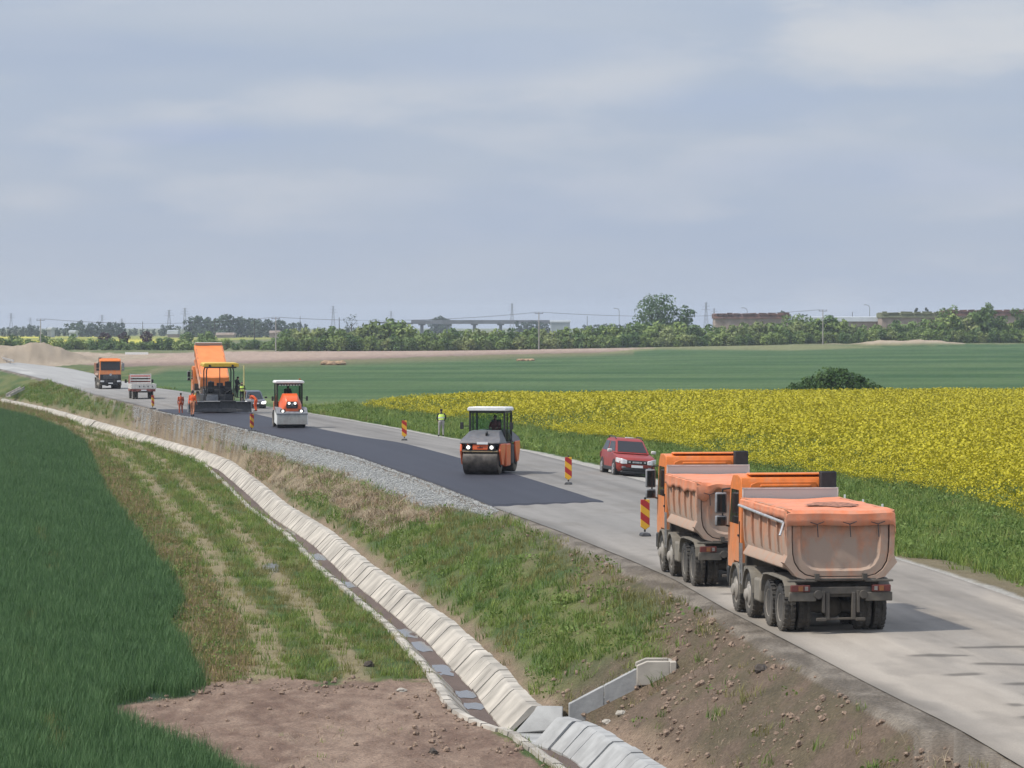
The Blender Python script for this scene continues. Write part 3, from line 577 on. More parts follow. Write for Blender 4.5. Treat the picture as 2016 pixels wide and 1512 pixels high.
# ------------------------------------------------------------------ scattered ground cover (stuff nobody could count)
def scatter(name, P, rot, scl, idx, variants, label=None):
    me = bpy.data.meshes.new(name); me.vertices.add(len(P)); me.vertices.foreach_set('co', np.asarray(P, np.float32).ravel())
    for nm, ty, dat in (('turn', 'FLOAT_VECTOR', np.asarray(rot, np.float32)), ('size', 'FLOAT', np.asarray(scl, np.float32)), ('kind_index', 'INT', np.asarray(idx, np.int32))):
        a = me.attributes.new(nm, ty, 'POINT'); a.data.foreach_set('vector' if ty == 'FLOAT_VECTOR' else 'value', dat.ravel())
    o = bpy.data.objects.new(name, me); COL.objects.link(o)
    c = bpy.data.collections.new(name + '_plants')
    for k, v in enumerate(variants):
        v.name = f'{name}_{k:02d}'; COL.objects.unlink(v); c.objects.link(v)
    g = bpy.data.node_groups.new(name, 'GeometryNodeTree'); g.interface.new_socket('Geometry', in_out='INPUT', socket_type='NodeSocketGeometry'); g.interface.new_socket('Geometry', in_out='OUTPUT', socket_type='NodeSocketGeometry')
    L = g.links.new; gi = N(g, 'NodeGroupInput'); go = N(g, 'NodeGroupOutput'); ci = N(g, 'GeometryNodeCollectionInfo'); ci.inputs['Collection'].default_value = c
    ci.inputs['Separate Children'].default_value = True; ci.inputs['Reset Children'].default_value = True
    ip = N(g, 'GeometryNodeInstanceOnPoints'); ip.inputs['Pick Instance'].default_value = True
    def at_(n, t): a = N(g, 'GeometryNodeInputNamedAttribute', data_type=t); a.inputs['Name'].default_value = n; return a.outputs['Attribute']
    L(gi.outputs[0], ip.inputs['Points']); L(ci.outputs[0], ip.inputs['Instance']); L(at_('kind_index', 'INT'), ip.inputs['Instance Index'])
    L(at_('turn', 'FLOAT_VECTOR'), ip.inputs['Rotation']); L(at_('size', 'FLOAT'), ip.inputs['Scale']); L(ip.outputs[0], go.inputs[0])
    o.modifiers.new('scatter', 'NODES').node_group = g
    tag(o, label, kind='stuff'); return o
RNG = np.random.default_rng(11)
def cand(y0, y1, px0, px1, rho0, k, yref=70.0):
    """candidate points; density rho0 per square metre at yref, thinning with distance"""
    ys = np.exp(np.linspace(math.log(y0), math.log(y1), 800)); w = ys / F_PX * (px1 - px0) * rho0 * np.minimum(1, (yref / ys)) ** k
    cum = np.concatenate([[0], np.cumsum((w[1:] + w[:-1]) / 2 * np.diff(ys))]); n = int(cum[-1])
    Y = np.interp(RNG.random(n) * cum[-1], cum, ys); px = px0 + RNG.random(n) * (px1 - px0); return (px - CX) / F_PX * Y, Y
def finish(X, Y, nvar, tilt=0.15, smin=.75, smax=1.25, grow=0.25, sink=0.02, yref=70.0, only=None):
    Z = terrain(X, Y) - sink; n = len(X); rot = np.stack([(RNG.random(n) - .5) * 2 * tilt, (RNG.random(n) - .5) * 2 * tilt, RNG.random(n) * 6.283], -1)
    s = (smin + (smax - smin) * RNG.random(n)) * np.maximum(1, Y / yref) ** grow
    idx = RNG.integers(0, nvar, n) if only is None else only; return np.stack([X, Y, Z], -1), rot, s, idx
def blades(n, rad, h0, h1, w, bend, seed, mats, flat=0.0, mi=None, segs=2, base=0.0):
    r = random.Random(seed); mb = MB()
    for k in range(n):
        a = r.random() * 6.283; d = rad * math.sqrt(r.random()); x, y = d * math.cos(a), d * math.sin(a)
        h = h0 + (h1 - h0) * r.random(); t = r.random() * 6.283; ux, uy = math.cos(t), math.sin(t); b = bend * h * (0.4 + r.random()); f = flat * r.random()
        lx, ly = math.cos(t + 1.57) * w / 2, math.sin(t + 1.57) * w / 2; vs = []
        for q in range(segs + 1):
            u = q / segs; ww = (1 - u ** 1.5) if q < segs else 0.12; ox = b * u * u; zz = base + h * u * (1 - f * u)
            vs += [(x + ux * ox - lx * ww, y + uy * ox - ly * ww, zz), (x + ux * ox + lx * ww, y + uy * ox + ly * ww, zz)]
        mb.add(vs, [(2 * q, 2 * q + 1, 2 * q + 3, 2 * q + 2) for q in range(segs)], mi(r) if mi else 0)
    return mb
def leaves(mb, n, rad, z0, z1, s0, s1, r, mi=0, up=0.5):
    for k in range(n):
        a = r.random() * 6.283; d = rad * math.sqrt(r.random()); c = Vector((d * math.cos(a), d * math.sin(a), z0 + (z1 - z0) * r.random() * (1 - .4 * d / rad)))
        nrm = Vector((r.gauss(0, 1), r.gauss(0, 1), r.gauss(up, 1))).normalized(); q = nrm.to_track_quat('Z', 'Y') @ Matrix.Rotation(r.random() * 6.28, 3, 'Z').to_quaternion()
        s = s0 + (s1 - s0) * r.random(); mb.add([c + q @ Vector(p) for p in ((-s * .5, 0, 0), (0, -s * .32, 0), (s * .5, 0, 0), (0, s * .32, 0))], [(0, 1, 2, 3)], mi)
def MBm(mb, mats): return mb.build('clump', mats, smooth=False)
GM = dict(
    wheat=leafmat('wheat_leaf', (.038, .092, .028), (.085, .170, .054), scale=3, trans=.2),
    wheat_hi=leafmat('wheat_leaf_tip', (.085, .170, .058), (.150, .245, .098), scale=3, trans=.2),
    grass=leafmat('grass_blade', (.130, .200, .034), (.240, .300, .066), scale=4),
    grassd=leafmat('grass_dark', (.088, .160, .030), (.170, .235, .052), scale=4),
    olive=leafmat('grass_olive', (0.152, 0.160, 0.043), (0.275, 0.239, 0.087), scale=4),
    weed=leafmat('weed_leaf', (.092, .160, .030), (.190, .255, .062), scale=5),
    straw=leafmat('cut_straw', (.22, .17, .11), (.38, .305, .20), scale=5, trans=.1),
    brown=leafmat('dead_stalk', (0.189, 0.123, 0.072), (0.348, 0.239, 0.138), scale=5, trans=.1),
    yellow=leafmat('rape_flower', (.36, .315, .012), (.54, .475, .022), scale=2, trans=.2),
    stemg=leafmat('rape_stem', (0.116, 0.167, 0.032), (0.246, 0.290, 0.065), scale=3),
    stone=pmat('crushed_stone', (0.406, 0.406, 0.384), .9, var=.3, vscale=3), clod=pmat('dry_clod', (0.275, 0.196, 0.142), .95, var=.3, vscale=3))
def zones(X, Y):
    Z = terrain(X, Y); px, py = proj(X, Y, Z); return px, py, Z
def vegetate():
    # wheat, near left
    X, Y = cand(52, 420, -1000, 640, 15, 0.8); px, py, Z = zones(X, Y); s = F_PX / Y; d = inpoly(px, py, WHEAT)
    tr = lined(px, py, [(12, 900), (35, 930), (45, 985), (70, 1040), (105, 1110), (95, 1180), (50, 1250), (75, 1320), (85, 1400), (110, 1490)]) / s
    gap = (tr < .50) & (fbm(Y * .12, Y * 0 + 2, 201, 3) > .42)
    k = (d > 0) & ~(gap & (RNG.random(len(X)) < .15)) & (X < cx(DITCH, Y) - 3); X, Y, gap, tr = X[k], Y[k], gap[k], tr[k]
    var = [MBm(blades(44, .30, .36, .54, .014, .40, 300 + i, 0, mi=lambda r: 1 if r.random() < .3 else 0), [GM['wheat'], GM['wheat_hi']]) for i in range(5)] + [MBm(blades(26, .26, .16, .34, .013, .5, 306 + i, 0), [GM['olive']]) for i in range(2)]
    idx = np.where(gap & (tr < .28) & (RNG.random(len(X)) < .6), RNG.integers(5, 7, len(X)), RNG.integers(0, 5, len(X)))
    P = finish(X, Y, 7, .08, .85, 1.15, .22, only=idx); P[2][:] *= 0.9 + .22 * fbm(X * .3, Y * .12, 203); scatter('wheat', *P, var)
    # grass on verges and bank
    X, Y = cand(52, 430, -160, 2700, 11, 0.95); px, py, Z = zones(X, Y); s = F_PX / Y
    dt, gl, pr = cx(DITCH, Y), cx(GRASS_L, Y), cx(PAVE_R, Y); n1, n2 = fbm(X * .55, Y * .22, 41), fbm(X * 2.3, Y * .9, 43)
    lz = (X < dt - 1.75); bz = (X > dt + .3) & (X < gl - .05); rz = (X > pr + np.interp(Y, [70, 105, 150, 200], [.7, .6, 1.9, 1.3]))
    ta, tb = lined(px, py, TRACK_A) / s, lined(px, py, TRACK_B) / s
    dw, ds, dg, dst, dr = inpoly(px, py, WHEAT), inpoly(px, py, SOIL), inpoly(px, py, GRAVEL), inpoly(px, py, STRAW), inpoly(px, py, RAPE)
    p = np.ones_like(X)
    p *= np.where(lz, np.where((ta < .34) | (tb < .27), .32, .97) * (ds < 0) * (dw < 2), 1)
    fb = np.clip((X - dt) / np.maximum(gl - dt, .5), 0, 1)
    soil = np.clip(sstep(88, 78, Y + (n1 - .5) * 14) + sstep(.62, .9, fb + (n1 - .5) * .5) * sstep(150, 90, Y) * .75, 0, 1)
    p *= np.where(bz, (dg < -2) * (dst < 4) * (1 - .9 * soil) * sstep(.3, 1.0, X - dt), 1)
    p *= np.where(rz, (dr < 6) * (inpoly(px, py, GREEN2) < -3) * (X - pr < np.interp(Y, [70, 120, 250, 430], [30, 22, 14, 9])) * np.where(Y > 105, 1, sstep(1.2, 2.8, X - pr + (n1 - .5) * 2)), 1)
    k = (lz | bz | rz) & (RNG.random(len(X)) < p) & (py > 715); X, Y, px, n1, n2, lz, bz, rz, py = (a[k] for a in (X, Y, px, n1, n2, lz, bz, rz, py))
    var = [MBm(blades(22, .17, .10, .24, .016, .6, 320 + i, 0), [GM['grass']]) for i in range(3)] + [MBm(blades(22, .18, .12, .30, .017, .6, 325 + i, 0), [GM['grassd']]) for i in range(2)] + [MBm(blades(20, .18, .08, .20, .015, .6, 330 + i, 0), [GM['olive']]) for i in range(2)]
    for i in range(3):
        mb = MB(); leaves(mb, 20, .24, .04, .24, .05, .10, random.Random(340 + i)); var.append(MBm(mb, [GM['weed']]))
    for i in range(2):
        mb = blades(14, .2, .15, .34, .014, .4, 350 + i, 0, mi=lambda r: 0 if r.random() < .6 else 1); leaves(mb, 8, .2, .05, .2, .05, .09, random.Random(351 + i), 1); var.append(MBm(mb, [GM['brown'], GM['olive']]))
    rr = RNG.random(len(X)); nn = n1 + .35 * (n2 - .5)
    idx = np.where(rr < .5, RNG.integers(0, 3, len(X)), RNG.integers(3, 5, len(X)))
    idx = np.where(nn < .40, RNG.integers(5, 7, len(X)), idx)
    dry = bz & (n2 > .42) & (RNG.random(len(X)) < .55 * sstep(.45, .8, np.clip((X - cx(DITCH, Y)) / np.maximum(cx(GRASS_L, Y) - cx(DITCH, Y), .5), 0, 1))); idx = np.where(dry, RNG.integers(5, 7, len(X)), idx)
    left_ol = lz & (RNG.random(len(X)) < .35); idx = np.where(left_ol, RNG.integers(5, 7, len(X)), idx)
    wl = bz & (nn > .50) & (rr < .28); idx = np.where(wl, RNG.integers(7, 10, len(X)), idx)
    edge = np.interp(py, [840, 909, 1007, 1111, 1205, 1312], [150, 240, 320, 405, 470, 510]) - 12
    br = lz & (px < edge) & (rr < .62); idx = np.where(br, RNG.integers(10, 12, len(X)), idx)
    br2 = lz & (px < edge) & (rr > .62) & (rr < .75); idx = np.where(br2, RNG.integers(7, 10, len(X)), idx)
    idx = np.where(rz & (rr < .10 + .22 * (n1 > .58)), RNG.integers(7, 10, len(X)), np.where(rz, RNG.integers(0, 5, len(X)), idx)); idx = np.where(rz & (rr > .9), RNG.integers(5, 7, len(X)), idx)
    P = finish(X, Y, 12, .25, .7, 1.35, .35, only=idx); P[2][:] *= np.where(rz, 1.3, np.where(bz, 1.05, .9)); scatter('grass', *P, var)
    # mown straw on the bank
    X, Y = cand(120, 330, 240, 900, 14, .7, 120); px, py, Z = zones(X, Y); dst = inpoly(px, py, STRAW); n1 = fbm(X * .55, Y * .22, 41)
    k = (dst > -4) & (X > cx(DITCH, Y) + .4) & (RNG.random(len(X)) < .15 + .75 * sstep(.40, .58, n1)); X, Y = X[k], Y[k]
    var = [MBm(blades(16, .3, .14, .34, .02, 1.4, 360 + i, 0, flat=.7), [GM['straw']]) for i in range(3)] + [MBm(blades(16, .3, .14, .34, .02, 1.4, 366, 0, flat=.7), [GM['brown']]), MBm(blades(18, .2, .1, .24, .018, .6, 368, 0), [GM['grass']])]
    idx = np.where(RNG.random(len(X)) < .58, RNG.integers(0, 3, len(X)), RNG.integers(3, 5, len(X))); scatter('straw_litter', *finish(X, Y, 5, .3, .8, 1.4, .3, yref=120, only=idx), var)
    # stones on the shoulder, clods on bare soil
    def rock(seed, mat, n=6):
        r = random.Random(seed); mb = MB(); mb.sphere((0, 0, .3), (.5, .4, .33), n); mb.v = [tuple(c * (1 + r.uniform(-.22, .22)) for c in v) for v in mb.v]; return MBm(mb, [mat])
    X, Y = cand(125, 320, 250, 1010, 55, .6, 130); px, py, Z = zones(X, Y); k = inpoly(px, py, GRAVEL) > 0; X, Y = X[k], Y[k]
    P = finish(X, Y, 4, .5, .04, .10, .3, 0, 130); scatter('gravel', *P, [rock(370 + i, GM['stone']) for i in range(4)])
    X, Y = cand(52, 135, 150, 2100, 26, .4); px, py, Z = zones(X, Y); n1 = fbm(X * .55, Y * .22, 41); dt, gl = cx(DITCH, Y), cx(GRASS_L, Y); fb = np.clip((X - dt) / np.maximum(gl - dt, .5), 0, 1)
    soil = np.clip(sstep(88, 78, Y + (n1 - .5) * 14) + sstep(.62, .9, fb + (n1 - .5) * .5) * sstep(150, 90, Y) * .6, 0, 1)
    ds = inpoly(px, py, SOIL); rim = (ds > 0) & ((ds < 26) | (px > 800)); clm = fbm(X * 1.1, Y * .5, 207)
    pr_ = np.where((X > dt + .3) & (X < gl - .05), soil, np.where(rim, .75, np.where(ds > 0, .10, 0))) * sstep(.35, .6, clm); k = RNG.random(len(X)) < pr_
    X, Y = X[k], Y[k]; sz = .035 + .15 * RNG.random(len(X)) ** 5.0; P = finish(X, Y, 4, .6, 1, 1, 0, .01); scatter('soil_clods', P[0], P[1], sz, P[3], [rock(380 + i, GM['clod']) for i in range(4)])
    X, Y = cand(52, 100, 150, 2100, 5, .3); px, py, Z = zones(X, Y); n1 = fbm(X * .7, Y * .3, 241); dt, gl = cx(DITCH, Y), cx(GRASS_L, Y)
    k = ((inpoly(px, py, SOIL) > 2) | ((X > dt + .6) & (X < gl - .1) & (Y < 88))) & (RNG.random(len(X)) < .75 * sstep(.48, .66, n1)); X, Y = X[k], Y[k]
    var = [MBm(blades(7, .3, .06, .22, .012, 1.6, 390 + i, 0, flat=.85), [GM['straw']]) for i in range(2)] + [MBm(blades(7, .25, .06, .18, .012, 1.2, 393, 0, flat=.6), [GM['brown']]), MBm(blades(8, .12, .06, .14, .013, .6, 394, 0), [GM['grass']])]
    scatter('dry_stalks', *finish(X, Y, 4, .3, .7, 1.3, .2), var)
    # oilseed rape
    X, Y = cand(60, 352, 640, 2700, 5.2, .55, 110); px, py, Z = zones(X, Y); d = inpoly(px, py, RAPE) + (fbm(X * .25, Y * .08, 209) - .5) * 26 * np.minimum(1, 120 / Y); k = (d > 0) & (X > cx(PAVE_R, Y) + 4); X, Y, d, px, py = X[k], Y[k], d[k], px[k], py[k]
    var = []
    for i, (ny, ng) in enumerate([(66, 20), (50, 24), (36, 30), (24, 34), (12, 38), (4, 42)]):
        r = random.Random(400 + i); mb = blades(12, .40, .7, 1.05, .02, .15, 410 + i, 0); leaves(mb, ng, .42, .15, .95, .08, .20, r, 0)
        for q in range(ny):
            a = r.random() * 6.28; dd = .46 * math.sqrt(r.random()); c = Vector((dd * math.cos(a), dd * math.sin(a), .80 + .40 * r.random())); nr = Vector((r.gauss(0, 1), r.gauss(0, 1), r.gauss(.8, 1))).normalized(); qq = nr.to_track_quat('Z', 'Y'); s = r.uniform(.024, .056)
            mb.add([c + qq @ Vector(p) for p in ((-s, -s, 0), (s, -s, 0), (s, s, 0), (-s, s, 0))], [(0, 1, 2, 3)], 1)
        var.append(MBm(mb, [GM['stemg'], GM['yellow']]))
    low = fbm(X * .10, Y * .035, 211, 4); yel = -.10 + sstep(-10, 190 * np.minimum(1, 170 / Y), d) * .50 + .85 * (low - .5) * 2 + .24 * sstep(900, 1900, px)
    rr = RNG.random(len(X)) * .5; idx = np.clip(5 - np.floor((yel + rr) * 5.2), 0, 5).astype(int)
    P = finish(X, Y, 6, .1, .75, 1.15, .18, yref=110, only=idx); P[2][:] *= .55 + .45 * sstep(0, 60 * np.minimum(1, 150 / Y), d); scatter('oilseed_rape', *P, var)
vegetate()
# ------------------------------------------------------------------ trees and bushes
def crown_mb(blobs, n, s0, s1, seed, core=.5, up=.35):
    r = random.Random(seed); mb = MB(); tot = sum(b[3] * b[4] + b[4] * b[5] for b in blobs)
    for (x, y, z, rx, ry, rz) in blobs:
        m = int(n * (rx * ry + ry * rz) / tot)
        for k in range(m):
            d = Vector((r.gauss(0, 1), r.gauss(0, 1), r.gauss(.15, 1))).normalized(); q = core + (1.06 - core) * r.random() ** .6
            c = Vector((x + d.x * rx * q, y + d.y * ry * q, max(.05, z + d.z * rz * q)))
            nr = (d + Vector((r.gauss(0, .55), r.gauss(0, .55), r.gauss(up, .55)))).normalized(); qt = nr.to_track_quat('Z', 'Y') @ Matrix.Rotation(r.random() * 6.28, 3, 'Z').to_quaternion(); s = r.uniform(s0, s1)
            mb.add([c + qt @ Vector(p) for p in ((-s * .55, -s * .1, 0), (0, -s * .4, s * .08), (s * .55, 0, 0), (s * .05, s * .4, -s * .08))], [(0, 1, 2, 3)])
    return mb
def lumps(w, h, seed, k=9, z0=.25, spire=0.0):
    """foliage lobes filling a crown of width w and height h (unit tree stands on z=0)"""
    r = random.Random(seed); out = []
    for i in range(k):
        u = (i + .5) / k; z = h * (z0 + (1 - z0) * u * .92); env = math.sin(math.pi * min(1, (.18 + .82 * (1 - u)) ** (.7 + spire))) if u > .35 else .75 + .5 * u
        a = i * 2.4 + r.random(); d = w * .5 * .6 * env * r.uniform(.5, 1); rr = w * r.uniform(.20, .30) * (1 - .35 * u)
        out.append((d * math.cos(a), d * math.sin(a), z, rr, rr, rr * r.uniform(.7, .95)))
    return out
TM = dict(hedge=leafmat('hedge_leaves', (.120, .190, .042), (.260, .330, .095), scale=.25, trans=.2), hedge2=leafmat('hedge_leaves_dark', (.080, .145, .040), (.175, .250, .075), scale=.25, trans=.2),
    pale=leafmat('hedge_leaves_pale', (.14, .19, .055), (.26, .30, .11), scale=.25, trans=.2), big=leafmat('big_tree_leaves', (.045, .100, .038), (.115, .180, .072), scale=.3, trans=.2),
    purple=leafmat('purple_leaves', (.030, .012, .020), (.070, .028, .040), scale=.5, trans=.1), far=leafmat('distant_leaves', (.030, .060, .030), (.060, .095, .045), scale=.15, trans=.15),
    conifer=leafmat('conifer_leaves', (.015, .032, .022), (.035, .055, .035), scale=.4, trans=.1), bush=leafmat('bush_leaves', (.035, .085, .016), (.105, .170, .034), scale=1.2, trans=.2))
def tree_proto(name, w, h, seed, mat, n=900, s=(.5, .9), k=9, z0=.25, trunk=True, spire=0.0):
    t = thing(name, None, None)
    crown_mb(lumps(w, h, seed, k, z0, spire), n, s[0], s[1], seed).build('crown', mat, t, smooth=False)
    if trunk:
        r = random.Random(seed); mb = MB(); th = h * max(z0 + .35, .4); mb.cyl((0, 0, -.3), (0.05 * w * .2, 0, th), .028 * h, .012 * h, 8)
        for i in range(4):
            a = i * 1.7 + r.random(); z = th * (.5 + .12 * i); mb.cyl((0, 0, z), (w * .28 * math.cos(a), w * .28 * math.sin(a), z + h * .2), .010 * h, .004 * h, 6)
        mb.build('trunk', M['bark'], t)
    return t
class Stamp:
    """hands out the first-built thing, then copies of it"""
    def __init__(s, make): s.src = make; s.used = False
    def put(s, loc, rz, sc, label, cat, group=None):
        o = copy_tree(s.src) if s.used else s.src; s.used = True
        o.location = loc; o.rotation_euler = (0, 0, rz); o.scale = sc if hasattr(sc, '__len__') else (sc,) * 3
        tag(o, label, cat); o.pop('group', None) if 'group' in o else None
        return tag(o, group=group)
def on(px, Y, dz=0): x = (px - CX) / F_PX * Y; return (x, Y, ground_z(x, Y) + dz)
def woods():
    r = random.Random(21)
    hb = [Stamp(tree_proto('hedge_bush', 6.5, 5.0, 500 + i, TM[['hedge', 'hedge2', 'hedge', 'pale', 'hedge2', 'hedge'][i]], 800, (.45, .85), 10, .12, True)) for i in range(6)]
    # front and back rows of the hedge; heights follow the ragged top in the photograph
    top = lambda px: np.interp(px, [548, 600, 640, 690, 730, 790, 830, 870, 1000, 1080, 1170, 1215, 1260, 1400, 1440, 1500, 1540, 1600, 1680, 1720, 1760, 1830, 1880, 1900, 1945, 1990, 2040], [656, 645, 640, 650, 634, 630, 655, 652, 648, 650, 640, 635, 640, 640, 640, 633, 636, 626, 634, 642, 634, 634, 618, 625, 610, 634, 628])
    px = 556
    while px < 2060:
        Y = 1012 + (px - 548) / 1468 * 50 + r.uniform(-2, 2); p = on(px, Y); h = r.uniform(3.0, 4.6)
        hb[r.randrange(6)].put(p, r.random() * 6, (h / 4.6, h / 4.6, h / 5.0), 'low green bush in the front row of the long hedge behind the fields', 'bush', 'front row of hedge bushes'); px += r.uniform(14, 20)
    px = 560
    while px < 2060:
        Y = 1024 + (px - 548) / 1468 * 50 + r.uniform(-3, 3); p = on(px, Y); zt = 7 + (640 - float(top(px)) + r.uniform(-5, 4)) / F_PX * Y; h = max(3.5, zt - p[2])
        hb[r.randrange(6)].put(p, r.random() * 6, (h / 5.4, h / 5.4, h / 5.0), 'tall green bush rising from the back row of the long hedge', 'bush', 'back row of hedge bushes'); px += r.uniform(20, 29)
    big = tree_proto('broadleaf_tree', 17.5, 16.2, 530, TM['big'], 3600, (.45, .95), 22, .18); Stamp(big).put(on(1292, 1085), 0, 1, 'tallest broad green tree standing above the hedge', 'tree')
    b2 = tree_proto('broadleaf_tree', 9.5, 12.8, 531, TM['big'], 1600, (.45, .9), 13, .2); Stamp(b2).put(on(1346, 1083), 1, 1, 'smaller green tree leaning against the tallest tree on its right', 'tree')
    for pxx, tp, w, lab in ((1560, 619, 10, 'bushy green tree just left of the rightmost tall pole'), (1582, 622, 8, 'low bushy tree touching the left side of the rightmost tall pole'), (1868, 604, 9, 'green tree with a notched top before the rusty roofs'), (1945, 592, 7, 'slender green tree with a spire top near the right edge'), (1925, 606, 9, 'rounded green tree joined to the slender spire topped tree'), (2012, 602, 8, 'green tree cut off by the right edge of the photo')):
        p = on(pxx, 1072); h = 7 + (640 - tp) / F_PX * 1072 - p[2]; Stamp(tree_proto('broadleaf_tree', w, h, 540 + pxx, TM['hedge2'], 1100, (.45, .85), 13, .1, True, .5 if pxx == 1945 else 0)).put(p, pxx, 1, lab, 'tree')
    p = on(692, 1500); bt = tree_proto('grey_tree', 8, 11, 570, TM['far'], 240, (.3, .6), 9, .3); Stamp(bt).put((p[0], p[1], p[2]), 0, 1.15, 'thin grey half bare tree behind the hedge', 'tree')
    # left: low field hedge and three purple-leaved trees
    px = -20
    while px < 548:
        Y = 1060 + r.uniform(-15, 15); p = on(px, Y); h = r.uniform(2.2, 3.6)
        hb[(0, 1, 4, 5)[r.randrange(4)]].put(p, r.random() * 6, (h / 3.4, h / 3.4, h / 5), 'low dark bush in the field hedge left of the paver', 'bush', 'low field hedge bushes'); px += r.uniform(17, 25)
    for pxx, h, lab in ((88, 4.2, 'small dark bush just right of the leftmost pole'), (142, 4.4, 'rounded dark bush standing before the far yellow strip'), (366, 5.0, 'round dark bush above the raised truck bed'), (404, 5.2, 'dark bush right of the raised truck bed'), (30, 4.2, 'thin dark bush left of the leftmost pole')):
        hb[1].put(on(pxx, 1090), pxx, (h / 5.5, h / 5.5, h / 5), lab, 'bush')
    pt = Stamp(tree_proto('purple_tree', 5.0, 5.2, 560, TM['purple'], 800, (.35, .65), 10, .15))
    for pxx, s, lab in ((208, (1.1, 1.1, 1.02), 'leftmost and widest of the three dark purple leaved trees'), (243, (.95, .95, 1.05), 'middle of the three dark purple leaved trees, round and upright'), (290, (1.0, 1.0, 1.10), 'rightmost of the three dark purple leaved trees, with a forked top')): pt.put(on(pxx, 1085), pxx, s, lab, 'tree')
    # far woods
    ft = [Stamp(tree_proto('distant_tree', 12, 14, 580 + i, TM['far'], 420, (1.0, 1.9), 9, .1)) for i in range(4)]
    for px0, px1, tp, dens, Y in ((-10, 30, 646, 12, 2300), (28, 84, 641, 10, 2300), (84, 128, 646, 10, 2350), (134, 160, 634, 9, 2250), (158, 184, 638, 9, 2250), (184, 242, 635, 10, 2250), (242, 320, 648, 12, 2500), (320, 350, 640, 12, 2400), (372, 400, 623, 9, 2200), (398, 424, 626, 9, 2200), (432, 464, 618, 10, 2150), (466, 482, 623, 9, 2150), (484, 506, 627, 9, 2150), (508, 562, 630, 10, 2150), (562, 600, 634, 11, 2250), (600, 700, 645, 16, 2500), (850, 882, 625, 9, 2750), (1020, 1100, 634, 13, 2400), (1150, 1245, 637, 13, 2400), (1530, 1545, 614, 9, 2300), (1574, 1582, 617, 9, 2300), (1700, 1730, 630, 12, 2300)):
        px = px0 + 3
        while px < px1:
            zt = 7 + (640 - tp + r.uniform(-3, 3)) / F_PX * Y; h = max(5, zt + .7)
            w = min(h * .95, 14); ft[r.randrange(4)].put(on(px, Y + r.uniform(-25, 25)), r.random() * 6, (w / 12, w / 12, h / 14), 'hazy blue green tree in the distant woods on the horizon', 'tree', 'distant trees on the horizon'); px += dens * r.uniform(.8, 1.25)
    cp = Stamp(tree_proto('cypress_tree', 5.0, 10, 590, TM['conifer'], 500, (.5, .9), 9, .05, True, .8))
    for pxx, tp, lab in ((1803, 602, 'left one of two dark cypress trees behind the rusty roofs'), (1824, 601, 'right one of two dark cypress trees behind the rusty roofs')):
        p = on(pxx, 1700); h = 7 + (640 - tp) / F_PX * 1700 - p[2]; cp.put(p, pxx, (.75, .75, h / 10), lab, 'tree')
    # lone bush at the edge of the rape field
    t = thing('field_bush', 'wide dark green bush standing alone at the far edge of the yellow field', 'bush', on(1645, 352)); t.scale = (1.14, 1.1, 1.15)
    bl = [(-.3, 0, 1.15, 2.0, 1.7, 1.45), (.9, 0, 1.05, 1.9, 1.6, 1.25), (-1.9, 0, .75, 1.6, 1.4, 1.05), (2.3, .1, .75, 1.4, 1.3, .95), (-3.2, 0, .5, 1.4, 1.2, .75), (-4.5, .1, .3, 1.2, 1.0, .45), (3.6, .1, .45, 1.2, 1.0, .55), (4.7, 0, .35, 1.1, 1, .45), (.2, -.4, 1.7, 1.2, 1, .85), (1.6, -.2, 1.5, .8, .8, .65), (-1.1, -.3, 1.45, .9, .9, .75), (-.4, -.2, 2.1, .6, .6, .5), (.7, .2, 2.15, .5, .5, .4), (-2.4, -.2, 1.35, .6, .6, .45), (2.4, 0, 1.3, .55, .5, .4), (-3.6, 0, .95, .5, .5, .35), (3.1, .1, .95, .5, .5, .3)]
    crown_mb([(a, b, c + .35, d, e, f) for a, b, c, d, e, f in bl], 4600, .14, .30, 600, .5).build('crown', TM['bush'], t, smooth=False)
    mb = MB(); [mb.cyl((x, 0, -.2), (x * 1.3, .2, 1.6), .07, .03, 6) for x in (-2, -.6, .5, 1.8)]; mb.build('trunk', M['bark'], t)
woods()
# ------------------------------------------------------------------ vehicles
def wheel(mb_t, mb_r, c, r=.52, w=.30, side=1, dual=False, hub=0.0, n=26):
    """tyre and rim shapes; side -1 = left"""
    def tyre(cx_):
        h = w / 2
        mb_t.lathe([(-h * .8, r * .60), (-h, r * .72), (-h * .98, r * .90), (-h * .8, r * .985), (-h * .28, r), (-h * .22, r * .97), (h * .22, r * .97), (h * .28, r), (h * .8, r * .985), (h * .98, r * .90), (h, r * .72), (h * .8, r * .60)], (cx_, c[1], c[2]), 'x', n)
        for k in range(n):                                           # tread blocks
            a = 2 * math.pi * k / n
            for q in (-1, 1): mb_t.box((cx_ + q * h * .58, c[1] + r * .995 * math.cos(a), c[2] + r * .995 * math.sin(a)), (h * .62, .055, .035), (a - math.pi / 2, 0, 0))
    tyre(c[0])
    if dual: tyre(c[0] - side * (w + .05))
    d = side
    if hub: mb_r.lathe([(d * -.1, r * .62), (d * (w / 2 - .02), r * .62), (d * (w / 2 - .03), r * .50), (d * (w / 2 - .0), r * .46), (d * (w / 2 + .03), r * .30), (d * (w / 2 + hub), r * .26), (d * (w / 2 + hub + .03), r * .14)], c, 'x', 18)
    else: mb_r.lathe([(d * -.1, r * .62), (d * (w / 2 - .02), r * .62), (d * (w / 2 - .05), r * .54), (d * (w / 2 - .16), r * .46), (d * (w / 2 - .15), r * .26), (d * (w / 2 - .06), r * .22), (d * (w / 2 - .05), r * .10)], c, 'x', 18)
